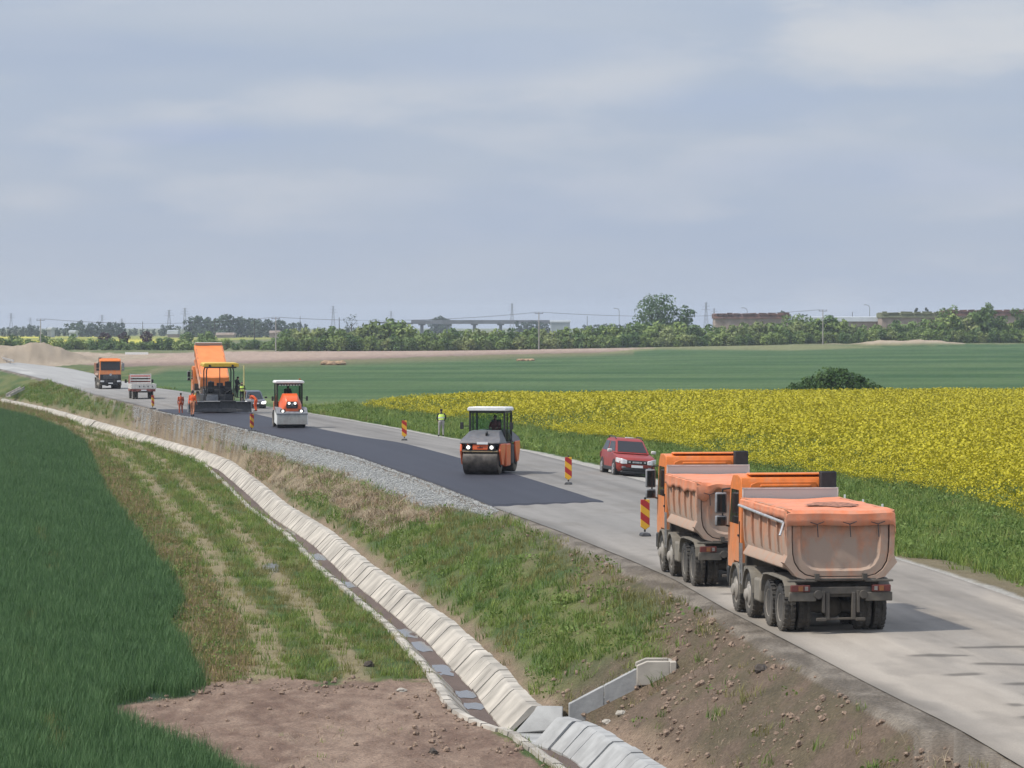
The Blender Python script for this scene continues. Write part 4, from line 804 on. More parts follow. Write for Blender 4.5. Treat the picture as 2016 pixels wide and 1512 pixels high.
def add_wheel(t, c, r=.52, w=.30, side=1, dual=False, hub=0.0, name='wheel'):
    a, b = MB(), MB(); wheel(a, b, c, r, w, side, dual, hub)
    o = a.build(name, M['tyre'], t, angle=30); b.build('rim', M['rim'], o)
    return o
def arch(mb, x0, x1, pts, th=.035):
    """bent plate following (y,z) points, from x0 to x1"""
    top = [(y, z) for y, z in pts]; bot = []
    for i, (y, z) in enumerate(pts):
        a = pts[max(0, i - 1)]; b = pts[min(len(pts) - 1, i + 1)]; dy, dz = b[0] - a[0], b[1] - a[1]; l = math.hypot(dy, dz); bot.append((y + dz / l * th, z - dy / l * th))
    n = len(pts)
    for i in range(n - 1): mb.prism([top[i], top[i + 1], bot[i + 1], bot[i]], x0, x1, 'x')
def arcpts(cy, cz, r, a0, a1, n=10): return [(cy + r * math.cos(R(a0 + (a1 - a0) * k / n)), cz + r * math.sin(R(a0 + (a1 - a0) * k / n))) for k in range(n + 1)]
TUB = [(-1.16, 2.74), (-1.165, 2.15), (-1.15, 1.80), (-1.11, 1.60), (-1.0, 1.42), (-.84, 1.30), (-.62, 1.25)]
TUB = TUB + [(-x, z) for x, z in TUB[::-1]]
def outline(sc=1.0, dz=0.0, flat=False): return [(x * sc, 2.05 + (z - 2.05) * sc + dz) for x, z in TUB]
def dump_truck(label, loc, rz, tarp='neat', tilt=0.0, seed=1, group=None, bar=True, tail=True):
    """four-axle tipper; +y forward, origin on the ground under the last axle"""
    t = thing('dump_truck', label, 'dump truck', loc, rz, group); rnd = random.Random(seed)
    # chassis
    mb = MB()
    for s in (-1, 1): mb.box((s * .42, 2.9, .92), (.09, 7.6, .28))
    for y in (-.9, .2, 1.6, 3.0, 4.4, 6.2): mb.box((0, y, .92), (.80, .12, .2))
    mb.box((0, -.98, .97), (1.7, .14, .16)); mb.box((0, .7, 1.14), (1.0, 2.9, .12)); mb.box((0, -.3, 1.12), (1.9, .9, .16))
    for s in (-1, 1):
        mb.box((s * .30, -1.02, .62), (.09, .10, .62)); mb.box((s * .40, -1.06, .72), (.07, .06, .5)); mb.cyl((s * .52, -.95, .88), (s * .52, -1.1, .88), .10, .10, 12); mb.box((s * .45, -1.06, .32), (.22, .08, .07))
        mb.cyl((s * .85, 3.8, .52), (s * .4, 3.8, .55), .1); mb.cyl((s * .7, 0, .52), (0, 0, .55), .14); mb.cyl((s * .7, 1.35, .52), (0, 1.35, .55), .14)
    mb.sphere((0, 0, .52), .27, 12); mb.sphere((0, 1.35, .52), .27, 12); mb.cyl((0, 0, .55), (0, 4.6, .85), .07)
    mb.box((0, -1.0, .33), (.85, .05, .05))
    mb.build('chassis', M['chassis'], t, bevel=.012)
    mb = MB()
    for s in (-1, 1): mb.box((s * .88, -1.02, .83), (.62, .10, .20)); mb.box((s * .88, -1.0, 1.19), (.66, .16, .05))
    mb.build('rear_bumper', M['mud2'], t, bevel=.015)
    for s in (-1, 1):
        mb = MB(); mb.box((s * .93, -1.04, 1.02), (.44, .10, .15)); o = mb.build('tail_light', M['redlens'], t, bevel=.015)
        mb = MB(); mb.box((s * .93, -1.10, 1.02), (.10, .03, .11)); mb.build('indicator', M['amber'], o); mb = MB(); mb.box((s * .80, -1.10, 1.02), (.07, .03, .09)); mb.build('reversing_lamp', M['dustlens'], o)
    # wheels
    for y, front in ((5.4, 1), (3.75, 1), (1.35, 0), (0, 0)):
        for s in (-1, 1):
            if front: add_wheel(t, (s * 1.04, y, .52), side=s, hub=.07)
            else: add_wheel(t, (s * 1.05, y, .52), side=s, dual=True)
    for s in (-1, 1):
        a, b = (s * .62, s * 1.22) if s > 0 else (s * 1.22, s * .62)
        mb = MB(); arch(mb, a, b, [(-.78, .82), (-.70, 1.06), (-.45, 1.20), (.0, 1.22), (1.35, 1.22), (1.80, 1.18), (2.0, 1.02), (2.08, .75)]); mb.build('rear_mudguard', M['mud'], t)
        mb = MB(); arch(mb, a, b, arcpts(3.75, .52, .66, 172, 8)); mb.build('middle_mudguard', M['mud'], t)
        mb = MB(); arch(mb, a, b, arcpts(5.4, .52, .66, 176, 4)); mb.box((s * 1.1, 4.72, .72), (.22, .05, .5)); mb.build('front_mudguard', M['mud'], t)
        mb = MB(); mb.box((s * 1.0, 2.62, .72), (.42, .74, .56)); mb.build('fuel_tank' if s < 0 else 'toolbox', M['mud'] if s < 0 else M['chassis'], t, bevel=.06)
        mb = MB()
        for k in range(4): mb.box((s * 1.20, 4.62, .75 + k * .28), (.04, .05, .02))
        for q in (-1, 1): mb.box((s * 1.20, 4.62 + q * .10, 1.2), (.03, .03, 1.0))
        mb.build('ladder', M['alu'], t)
    mb = MB(); mb.cyl((-1.0, 4.45, .55), (-1.0, 4.45, 1.15), .16, .16, 14); mb.build('air_tank', M['mud'], t)
    # cab (short day cab)
    def CB(): m = MB(); m.M = Matrix.Translation((0, 4.9, 0)) @ Matrix.Diagonal((.965, .80, 1.0, 1.0)) @ Matrix.Translation((0, -4.9, 0)); return m
    prof = [(4.92, 1.02), (4.92, 3.08), (5.02, 3.26), (5.5, 3.32), (6.25, 3.30), (6.62, 3.08), (6.92, 2.02), (6.96, 1.55), (6.96, 1.02), (6.1, 1.02), (5.98, 1.2), (4.98, 1.2)]
    mb = CB(); mb.loft([[(x * (1.0 if z < 2.2 else .985), y, z) for y, z in prof] for x in (-1.2, 1.2)])
    cab = mb.build('cab', M['orange'], t, bevel=.05, segs=3)
    mb = CB(); mb.prism([(-1.0, 2.92), (-.93, 3.10), (-.78, 3.16), (.72, 3.16), (.76, 3.1), (.76, 2.3), (-1.0, 2.3)], 4.89, 4.925, 'y'); mb.build('rear_panel', M['orange'], cab, bevel=.012)
    mb = CB(); mb.box((-.05, 4.875, 3.06), (1.3, .05, .07)); mb.build('panel_rib', M['orange'], cab, bevel=.02)
    mb = CB(); mb.box((0, 5.3, 3.34), (1.9, .5, .05)); mb.build('roof_hatch', M['orange'], cab, bevel=.03)
    mb = CB(); mb.prism([(6.60, 3.0), (6.66, 3.02), (6.95, 2.08), (6.90, 2.06)], -1.08, 1.08, 'x'); mb.build('windscreen', M['glass'], t)
    mb = CB(); mb.prism([(6.45, 3.16), (6.45, 3.30), (6.78, 3.10), (6.80, 3.0)], -1.12, 1.12, 'x'); mb.build('sun_visor', M['orange'], t, bevel=.02)
    mb = CB(); mb.box((0, 6.97, 1.30), (2.36, .12, .62)); mb.box((0, 6.99, .80), (2.42, .20, .42)); mb.box((0, 6.93, .52), (1.7, .10, .2)); mb.build('grille_and_bumper', M['black'], t, bevel=.04)
    mb = CB()
    for z in (1.22, 1.36, 1.5): mb.box((0, 7.045, z), (1.7, .02, .045))
    mb.build('grille_bar', M['grey'], t)
    mb = CB(); mb.lathe([(0, .13), (.03, .13), (.03, .10), (.02, .10)], (0, 7.05, 1.58), 'y', 20); mb.box((0, 7.06, 1.625), (.02, .03, .10)); mb.box((-.04, 7.06, 1.55), (.1, .03, .02), (0, .5, 0)); mb.box((.04, 7.06, 1.55), (.1, .03, .02), (0, -.5, 0)); mb.build('grille_badge', M['alu'], t)
    for s in (-1, 1):
        mb = CB(); mb.box((s * .93, 7.06, .86), (.42, .10, .18)); mb.build('headlight', M['lens'], t, bevel=.03)
        mb = CB(); mb.prism([(5.25, 2.12), (5.25, 2.95), (6.40, 2.95), (6.68, 2.12)], s * 1.185 - .012, s * 1.185 + .012, 'x'); mb.build('side_window', M['glass'], t)
        mb = CB(); mb.box((s * 1.205, 5.05, 1.7), (.02, .02, 1.0)); mb.box((s * 1.21, 5.2, 1.85), (.03, .16, .05)); mb.build('door_handle', M['black'], t)
        mb = CB(); mb.box((s * 1.1, 5.4, 1.12), (.24, 1.0, .08)); mb.box((s * 1.12, 6.0, .62), (.2, .5, .28)); mb.box((s * 1.14, 4.95, .9), (.14, .1, .6)); mb.build('cab_step', M['mud'], t, bevel=.02)
        mb = CB(); mb.tube([(s * 1.15, 6.62, 2.95), (s * 1.38, 6.70, 2.92), (s * 1.38, 6.70, 2.05), (s * 1.18, 6.75, 2.0)], .02); arm = mb.build('mirror_arm', M['black'], t)
        mb = CB(); mb.box((s * 1.42, 6.72, 2.58), (.30, .16, .52)); mb.box((s * 1.42, 6.72, 2.14), (.30, .16, .26)); mb.build('mirror_housing', M['grey'] if s < 0 else M['black'], arm, bevel=.04)
        mb = CB(); mb.box((s * 1.42, 6.635, 2.58), (.22, .012, .44)); mb.box((s * 1.42, 6.635, 2.14), (.22, .012, .20)); mb.build('mirror_glass', M['glass'], arm)
    mb = CB(); mb.box((0, 7.10, .66), (.52, .015, .11)); mb.build('number_plate', M['plate'], t)
    mb = MB(); mb.box((.96, 4.74, 2.92), (.40, .22, 1.0)); mb.prism([(4.63, 3.42), (4.85, 3.42), (4.85, 3.30)], .76, 1.16, 'x'); mb.cyl((1.0, 4.72, 1.0), (1.0, 4.72, 2.2), .12); mb.build('air_intake', M['black'], t, bevel=.03)
    mb = MB(); mb.box((0, 4.84, 1.35), (2.1, .12, .85)); mb.box((.3, 4.7, 1.5), (.7, .25, .7)); mb.build('cab_gap_shade', M['chassis'], t, bevel=.03)  # dark boxes added to stand in for shade between tub and cab
    # tub and everything that tips with it
    T = Matrix.Identity(4)
    if tilt: T = Matrix.Translation((0, -.75, 1.25)) @ Matrix.Rotation(tilt, 4, 'X') @ Matrix.Translation((0, .75, -1.25))
    def tb(): m = MB(); m.M = T; return m
    y0, y1 = -.92, 4.58
    mb = tb(); ys = [y0, y0 + .9, y1 - .5, y1]
    outer = [[(x * k, y, z + dz) for x, z in TUB] for y, k, dz in ((y0, 1, 0), (y0 + .9, 1, 0), (y1 - .3, 1, 0), (y1, .985, .06))]
    mb.loft(outer, closed=False, caps=False)
    inner = [[(x * .955, y, z + .05) for x, z in TUB] for y in ys]; mb.loft(inner, closed=False, caps=False)
    for s in (-1, 1): mb.box((s * 1.155, (y0 + y1) / 2, 2.75), (.12, y1 - y0, .10))
    mb.prism([(x * .985, z) for x, z in TUB], y1 - .06, y1 + .02, 'y')
    tub = mb.build('tub', M['tub'], t, angle=50)
    mb = tb()
    for s in (-1, 1):
        for y in (.25, 1.25, 2.25, 3.25, 4.2): mb.prism([(s * 1.14, 2.70), (s * 1.225, 2.66), (s * 1.225, 2.1), (s * 1.19, 1.80), (s * 1.1, 1.7)], y - .04, y + .04, 'y')
    mb.build('side_rib', M['tub'], tub, bevel=.01)
    for s in (-1, 1):
        mb = tb(); mb.prism([(s * 1.10, 1.74), (s * 1.25, 1.52), (s * 1.25, 1.46), (s * .98, 1.38)], y0 + .35, y1 - .5, 'y'); mb.build('side_skirt', M['tub'], tub, bevel=.015)
    mb = tb()                                                          # rear frame, flared
    mb.prism([(x * .99, z) for x, z in outline(1.0)], y0 - .005, y0 + .03, 'y', 1)  # dark backing sheet, paints the shade into the gap around the tailgate
    for a, b, ya, yb in ((1.07, .972, y0 - .13, y0 + .14),):
        oa, ob = outline(a), outline(b); secs = []
        for i in range(len(TUB) - 1):
            q = [oa[i], oa[i + 1], ob[i + 1], ob[i]]; mb.prism(q, ya, yb, 'y')
    for s in (-1, 1): mb.prism([(s * 1.22, 1.78), (s * 1.30, 1.60), (s * 1.02, 1.28), (s * .80, 1.22), (s * 1.0, 1.48)], y0 - .14, y0 + .30, 'y')
    mb.build('rear_frame', [M['tub'], M['dark']], tub, angle=30)
    # tailgate with raised border and sunk centre panel
    mb = tb(); cc = [(.95, .05), (.945, -.02), (.80, -.03), (.735, .05)]
    mb.loft([[(x * k, y0 - .07 + dy, 2.05 + (z - 2.05) * k) for x, z in TUB] for k, dy in cc], closed=True, caps=False)
    k = .735; pts = [(x * k, y0 - .02, 2.05 + (z - 2.05) * k) for x, z in TUB]; mb.add(pts, [tuple(range(len(pts)))])
    tg = mb.build('tailgate', M['tub'], tub, angle=25)
    mb = tb()
    for x in (-.55, .55): mb.box((x, y0 - .14, 1.28), (.10, .12, .14))
    mb.cyl((-1.0, y0 - .1, 1.22), (1.0, y0 - .1, 1.22), .04); mb.build('tailgate_latch', M['chassis'], tg)
    # clear dusty board at the head of the tub
    mb = tb(); mb.box((0, y1 - .02, 2.88), (2.30, .03, .26)); hb = mb.build('headboard', M['plexi'], tub)
    mb = tb(); mb.box((0, y1 - .02, 3.02), (2.36, .04, .03)); [mb.box((s * 1.165, y1 - .02, 2.87), (.03, .04, .30)) for s in (-1, 1)]; mb.build('headboard_frame', M['offwhite' if tarp != 'hang' else 'white'], hb)
    if tarp:
        # tarpaulin: across (s) with side drops, along (u) with a drop at the tail
        nx, ny = 34, 44; W = 1.235; vs = []; fs = []
        drop_s = .22 if tarp == 'neat' else .30
        for j in range(ny + 1):
            v = j / ny; TD = .95 if tarp == 'hang' else .34; tot = (y1 - .1) - (y0 - .13) + TD; dd = v * tot; L0 = (y1 - .1) - (y0 - .13)
            for i in range(nx + 1):
                u = i / nx * 2 - 1; half = W + drop_s; a = u * half
                x = max(-W, min(W, a)); over = max(0, abs(a) - W)
                yy = (y1 - .1) - min(dd, L0); tail_ = max(0, dd - L0)
                w1 = math.sin(yy * 5.1 + x * 2.3 + seed) * .007 + math.sin(yy * 2.2 - x * 4.1 + seed * 2) * .008
                bulge = .05 * math.exp(-((x - .25) / .6) ** 2 - ((yy - 1.1) / 1.0) ** 2) + .04 * math.exp(-((x + .1) / .7) ** 2 - ((yy - 3.0) / 1.0) ** 2)
                rag = 1.0
                if tarp == 'ragged': rag = 1 + .22 * math.sin(yy * 3.7 + seed) * math.sin(yy * 1.3); 
                zz = 2.80 - over * rag - (.03 * (1 - x * x / 1.5)) + bulge + w1 * (1 if over == 0 else .3)
                if tail_ > 0:
                    tw = 1.0
                    if tarp == 'ragged': tw = .9 + .45 * math.sin(x * 4.6 + .6) + .22 * math.sin(x * 11)
                    if tarp == 'hang': tw = 1
                    zz = min(zz, 2.80) - tail_ * max(.25, tw); yy -= .015 + .03 * math.sin(x * 6 + seed) * tail_ / .34
                if over > 0: x += math.copysign(.012 + .03 * math.sin(yy * 4.3 + seed) * over / drop_s, x)
                vs.append((x, yy, zz))
        for j in range(ny):
            for i in range(nx): a = j * (nx + 1) + i; fs.append((a, a + 1, a + nx + 2, a + nx + 1))
        mb = tb(); mb.add(vs, fs); o = mb.build('tarpaulin', M['tarpclean' if tarp == 'hang' else 'tarp'], t, angle=40); so = o.modifiers.new('cloth_thickness', 'SOLIDIFY'); so.thickness = .012
        mb = tb()
        for x in ((-.55, .2, .85) if tarp == 'neat' else (-.9,)): mb.tube([(x - .16, y0 - .165, 2.52), (x, y0 - .17, 2.47), (x + .16, y0 - .165, 2.53)], .010, 5); mb.tube([(x, y0 - .17, 2.48), (x + .02, y0 - .17, 2.18)], .012, 5)
        mb.build('tie_strap', M['dark'], o)
        if tarp == 'neat':
            mb = tb(); rr = random.Random(9); pp = []
            for k in range(26):
                a = 2 * math.pi * k / 26; q = 1 + .25 * rr.uniform(-1, 1); x = .22 + .62 * math.cos(a) * q; y = .75 + .75 * math.sin(a) * q; bulge = .05 * math.exp(-((x - .25) / .6) ** 2 - ((y - 1.1) / 1.0) ** 2); pp.append((x, y, 2.815 + bulge - .012))
            pp.append((.22, .75, 2.885)); mb.add(pp, [(k, (k + 1) % 26, 26) for k in range(26)]); mb.build('spilled_grit', M['tarpdirt'], o, angle=80)
        if bar:
            mb = tb(); mb.cyl((-1.275, y1 - .1, 2.62), (-1.275, y0 + .05, 2.50), .035, .035, 10); mb.tube([(-1.275, y0 + .05, 2.5), (-1.36, y0 - .06, 2.30), (-1.40, y0 - .10, 2.22)], .03); mb.build('tarp_roller_bar', M['alu'], t)
    return t
def loc_rot(px, py, z, deg): p = gp(px, py, z); return p, R(deg)
p = gp(1534, 1243); a = R(7.1)
TR1 = dump_truck('dusty orange dump truck nearest the camera with a neat orange tarpaulin and a silver bar on its side', (p[0] + 1.2 * math.cos(a), p[1] + 1.2 * math.sin(a), .035), a, 'neat', seed=1)
TR1['label'] = 'dusty orange dump truck nearest the camera, silver bar along its neatly tied tarpaulin'
p = gp(1362, 1154); a = R(6.2)
dump_truck('dusty orange dump truck with a ragged tarpaulin, standing just ahead of the nearest truck', (p[0] + 1.2 * math.cos(a), p[1] + 1.2 * math.sin(a), .035), a, 'ragged', seed=4, bar=False)
p = gp(220, 767); a = R(190.8)
dump_truck('orange dump truck facing the camera on the far road, dark windscreen and grille', (p[0] - .1 + 7 * math.sin(a) * 1, p[1] + 7 * math.cos(a) * -1, .03), a, None, seed=7)
# truck tipping into the paver
p = gp(404, 803)
dump_truck('orange dump truck with its bed raised high in front of the paving machine', (p[0], p[1] + 7.2, .09), R(11.5), 'hang', tilt=R(29), seed=9, bar=False)
def persp(): pass
# ------------------------------------------------------------------ paving machine
M['pyellow'] = pmat('paver_yellow_paint', (.62, .40, .03), .45, var=.1, dust=(DUST, .3, .5, 3.5)); M['screed'] = pmat('screed_sooty_steel', (.045, .045, .050), .55, var=.3, dust=((.16, .15, .14), .35, .0, 1.3))
def paver(loc, rz):
    t = thing('paving_machine', 'dark asphalt paver under a yellow canopy laying the fresh black lane', 'paver', loc, rz)
    mb = MB(); mb.box((0, 2.6, .95), (2.4, 3.4, 1.0)); mb.box((0, 1.6, 1.6), (2.3, 1.2, .5)); mb.box((-.55, .62, 1.15), (1.1, .5, .7)); mb.box((.55, .7, 1.1), (1.0, .4, .6)); mb.box((0, 1.0, .55), (1.6, 1.0, .5)); mb.build('body', M['dark'], t, bevel=.05)
    mb = MB(); mb.box((-.55, .34, 1.18), (.95, .05, .5)); mb.build('louvre_panel', M['grey'], t, bevel=.02)
    for s in (-1, 1):
        mb = MB(); mb.prism([(1.3, .18), (1.1, .45), (1.3, .82), (4.1, .82), (4.4, .5), (4.2, .12), (1.5, .1)], s * 1.1 - .17, s * 1.1 + .17, 'x'); mb.build('crawler_track', M['black'], t, bevel=.04)
        mb = MB(); mb.prism([(4.4, .4), (5.8, .5), (5.8, 1.3), (4.4, 1.5)], s * 1.5 - .04, s * 1.5 + .04, 'x'); mb.box((s * .8, 5.1, .45), (1.45, 1.5, .08), (0, -s * .25, 0)); mb.build('hopper_wing', M['pyellow'], t)
        mb = MB(); mb.box((s * 1.45, 1.6, .62), (.14, 3.4, .26)); mb.build('tow_arm', M['dark'], t, bevel=.02)
    mb = MB(); mb.box((0, 0, .62), (2.6, .62, .62)); mb.box((0, -.30, .22), (2.6, .5, .26)); mb.box((0, -.36, .95), (2.5, .5, .05)); sc = mb.build('screed', M['screed'], t, bevel=.03)
    for s in (-1, 1):
        mb = MB(); mb.box((s * 1.86, -.08, .58), (1.16, .62, .56)); mb.box((s * 1.86, -.36, .20), (1.16, .46, .22)); o = mb.build('screed_extension', M['screed'], t, bevel=.03)
        mb = MB(); mb.box((s * 2.46, -.05, .45), (.06, 1.0, .8)); mb.build('end_plate', M['grey'], o, bevel=.01)
        mb = MB(); mb.box((s * 1.86, -.50, .89), (1.2, .42, .05)); mb.build('walkway', M['grey'], o, bevel=.01)
    mb = MB(); mb.box((-.62, -.52, .93), (1.22, .36, .05)); mb.build('walkway', M['offwhite'], sc)
    mb = MB(); mb.cyl((.05, -.42, .2), (.05, -.42, 1.06), .09); mb.box((.05, -.46, .95), (.3, .2, .12)); mb.build('screed_joint', M['dark'], sc)
    # canopy
    mb = MB(); mb.loft([[(-1.25, y, 3.62 + dz), (1.55, y, 3.62 + dz), (1.55, y, 3.86 + dz), (1.4, y, 3.92 + dz), (-1.1, y, 3.92 + dz), (-1.25, y, 3.84 + dz)] for y, dz in ((.1, 0), (3.0, .05))]); cn = mb.build('canopy', M['pyellow'], t, bevel=.03)
    mb = MB(); mb.box((.1, .12, 3.58), (2.5, .10, .12)); [mb.box((x, .08, 3.72), (.16, .06, .14)) for x in (-.75, 1.05)]; mb.build('canopy_frame', M['black'], cn)
    for x in (-1.0, 1.15):
        for y in (.2, 2.6): mb = MB(); mb.tube([(x, y, 1.3), (x, y, 3.3), (x * .92, y, 3.58)], .05); mb.build('canopy_post', M['black'], t)
    mb = MB(); mb.tube([(.05, .2, 1.3), (.05, .2, 3.58)], .035); mb.build('centre_post', M['dark'], t)
    for x in (-.62, .72):
        mb = MB(); mb.box((x, .75, 1.72), (.5, .5, .14)); mb.box((x, .50, 2.1), (.5, .12, .75), (.15, 0, 0)); mb.build('seat', M['black'], t, bevel=.05)
    mb = MB(); mb.box((.1, 1.35, 1.95), (1.7, .3, .35)); mb.box((.15, 1.25, 2.2), (.5, .2, .3)); mb.build('control_desk', M['dark'], t, bevel=.04)
    mb = MB(); [mb.tube([(x, .1, 1.0), (x, .1, 1.95), (x2, .1, 1.95)], .025) for x, x2 in ((-1.15, -.4), (1.2, .4))]; mb.tube([(-1.2, -.2, .95), (-1.2, -.2, 1.9)], .025); mb.tube([(.35, .0, .95), (.5, .05, 1.6), (.9, .1, 1.8)], .03); mb.build('hand_rail', M['dark'], t)
    mb = MB(); mb.cyl((1.95, .2, 1.0), (1.95, .2, 3.75), .075, .06, 10); mb.build('levelling_mast', pmat('mast_pale_yellow', (.55, .50, .22), .5), t)
    mb = MB(); mb.box((2.3, -.45, 1.02), (.34, .25, .18)); mb.build('control_box', M['offwhite'], t, bevel=.03)
    return t
PV = gp(432, 813, .09); PVA = R(10); paver(PV, PVA)
def pv(x, y, z): return (PV[0] + x * math.cos(PVA) - y * math.sin(PVA), PV[1] + x * math.sin(PVA) + y * math.cos(PVA), z)
# ------------------------------------------------------------------ rollers
def roller_tandem(loc, rz):
    """front drum faces +y"""
    t = thing('road_roller', 'orange tandem roller with a bare steel drum, grey hood and white cab roof', 'road roller', loc, rz)
    for y in (1.75, -1.75):
        mb = MB(); r = .62; mb.lathe([(-.84, .20), (-.84, .54), (-.82, .60), (-.80, r), (.80, r), (.82, .60), (.84, .54), (.84, .20)], (0, y, r), 'x', 44); d = mb.build('drum', M['drum'], t, angle=25)
        for s in (-1, 1): mb = MB(); mb.lathe([(s * .80, .30), (s * .88, .30), (s * .92, .16)], (0, y, r), 'x', 20); mb.build('drum_hub', M['dark'], d)
    for s in (-1, 1):
        mb = MB(); mb.prism([(2.18, 1.42), (2.28, 1.1), (1.95, .45), (1.55, .42), (1.25, 1.0), (1.1, 1.42)], s * .92 - .05, s * .92 + .05, 'x'); mb.build('drum_fork', M['rorange'], t, bevel=.03)
        mb = MB(); mb.prism([(-2.2, 1.45), (-2.3, 1.1), (-1.95, .5), (-1.55, .45), (-1.2, 1.0), (-1.1, 1.45)], s * .92 - .05, s * .92 + .05, 'x'); mb.build('drum_fork', M['rorange'], t, bevel=.03)
        mb = MB(); mb.box((s * .80, .35, .86), (.30, 1.05, 1.06)); mb.build('side_tank', M['rorange'], t, bevel=.06)
        mb = MB(); mb.box((s * .80, -.72, .86), (.26, .7, .9)); mb.build('entry_step', M['dark'], t, bevel=.04)
        mb = MB(); mb.lathe([(0, .075), (.05, .085), (.07, .06)], (s * .55, 2.30, 1.26), 'y', 16); mb.build('headlight', M['lamp'], t)
        mb = MB(); mb.box((s * .55, 2.24, 1.26), (.32, .12, .26)); mb.build('lamp_housing', M['black'], t, bevel=.03)
    mb = MB(); mb.box((0, 2.2, 1.27), (.72, .22, .26)); mb.build('front_panel', M['rorange'], t, bevel=.03)
    mb = MB(); mb.prism([(-.13, .02), (.13, .02), (.13, .1), (.05, .06), (0, .12), (-.05, .06), (-.13, .1)], 2.31, 2.318, 'y'); mb.v = [(x, y, z + 1.2) for x, y, z in mb.v]; mb.build('crown_badge', M['redlens'], t)
    mb = MB(); mb.box((0, 0, .95), (1.3, 3.2, .55)); mb.box((0, 2.15, 1.10), (1.74, .22, .10)); mb.box((0, -2.15, 1.15), (1.74, .22, .30)); mb.build('frame', M['dark'], t, bevel=.03)
    mb = MB(); mb.box((0, 2.28, 1.075), (1.66, .06, .05)); mb.build('scraper_bar', pmat('worn_brass_edge', (.30, .22, .12), .5), t)
    hood = [(2.36, 1.42), (2.36, 1.50), (2.18, 1.62), (1.35, 1.98), (.72, 2.02), (.72, 1.40)]
    mb = MB(); mb.loft([[(x * (1 if z < 1.63 else .74), y, z) for y, z in hood] for x in (-.95, -.6, .6, .95)], caps=True); mb.build('hood', M['hoodgrey'], t, bevel=.04)
    mb = MB(); mb.loft([[(x * (1 if z < 1.63 else .74), -y, z) for y, z in hood] for x in (-.95, .95)]); mb.build('rear_hood', M['hoodgrey'], t, bevel=.04)
    mb = MB(); mb.box((-.12, 2.372, 1.46), (.52, .012, .11)); mb.build('number_plate', M['plate'], t)
    mb = MB(); mb.box((-.2, 1.75, 1.88), (.10, .2, .16), (-.4, 0, 0)); mb.build('hood_catch', M['black'], t, bevel=.02)
    # cab
    mb = MB()
    for x in (-.82, .82):
        for y in (-.85, .70): mb.loft([[(x + a, y + b, z) for a, b in ((-.045, -.045), (.045, -.045), (.045, .045), (-.045, .045))] for z in (1.35, 2.90)])
    for y in (-.85, .70): mb.box((0, y, 1.40), (1.6, .08, .12)); mb.box((0, y, 2.86), (1.7, .08, .10))
    for x in (-.82, .82): mb.box((x, -.08, 1.40), (.08, 1.5, .14)); mb.box((x, -.08, 2.86), (.08, 1.5, .10)); mb.box((x, .05, 2.1), (.06, .06, 1.4))
    mb.box((0, -.1, 1.36), (1.6, 1.5, .08)); cabf = mb.build('cab_frame', M['black'], t, bevel=.015)
    mb = MB(); mb.box((0, .70, 2.13), (1.56, .02, 1.36)); mb.build('windscreen', M['clear'], t)
    mb = MB(); mb.box((0, -.85, 2.13), (1.56, .02, 1.36)); mb.build('rear_window', M['clear'], t)
    for s in (-1, 1): mb = MB(); mb.box((s * .82, -.08, 2.13), (.02, 1.48, 1.36)); mb.build('door', M['clear'], t)
    mb = MB(); mb.loft([[(-.92, y, z), (.92, y, z), (.92, y, z + .13), (.84, y, z + .19), (-.84, y, z + .19), (-.92, y, z + .13)] for y, z in ((-.98, 2.89), (.86, 2.91))]); mb.build('roof', M['white'], t, bevel=.035, segs=3)
    mb = MB(); mb.box((-.15, -.45, 1.72), (.5, .5, .14)); mb.box((-.15, -.68, 2.1), (.48, .12, .75)); mb.build('seat', M['black'], t, bevel=.05)
    mb = MB(); mb.tube([(.0, .35, 1.4), (.0, .2, 1.95)], .05); mb.lathe([(-.015, .17), (.015, .17), (.015, .20), (-.015, .20)], (.0, .18, 1.98), 'z', 18); mb.build('steering_column', M['black'], t)
    for s in (-1, 1): mb = MB(); mb.tube([(s * .86, .72, 2.2), (s * 1.10, .85, 2.2)], .015); mb.box((s * 1.18, .86, 2.22), (.16, .05, .32)); mb.build('mirror', M['black'], t, bevel=.01)
    mb = MB(); mb.tube([(-.86, -.2, 2.95), (-.98, -.2, 2.85), (-.98, -.2, 1.6), (-.9, -.2, 1.4)], .02); mb.build('grab_rail', M['dark'], t)
    return t
p = gp(950, 938); RB = R(180 - 11.5)
fw = Vector((-math.sin(RB), math.cos(RB))); rt = (p[0] - fw.x * 1.75, p[1] - fw.y * 1.75 + .35, .088); ROLL2 = roller_tandem(rt, RB)
M['apron'] = pmat('apron_pale_grey_paint', (.40, .40, .37), .6, var=.12, dust=(DUST, .5, .0, 1.0))
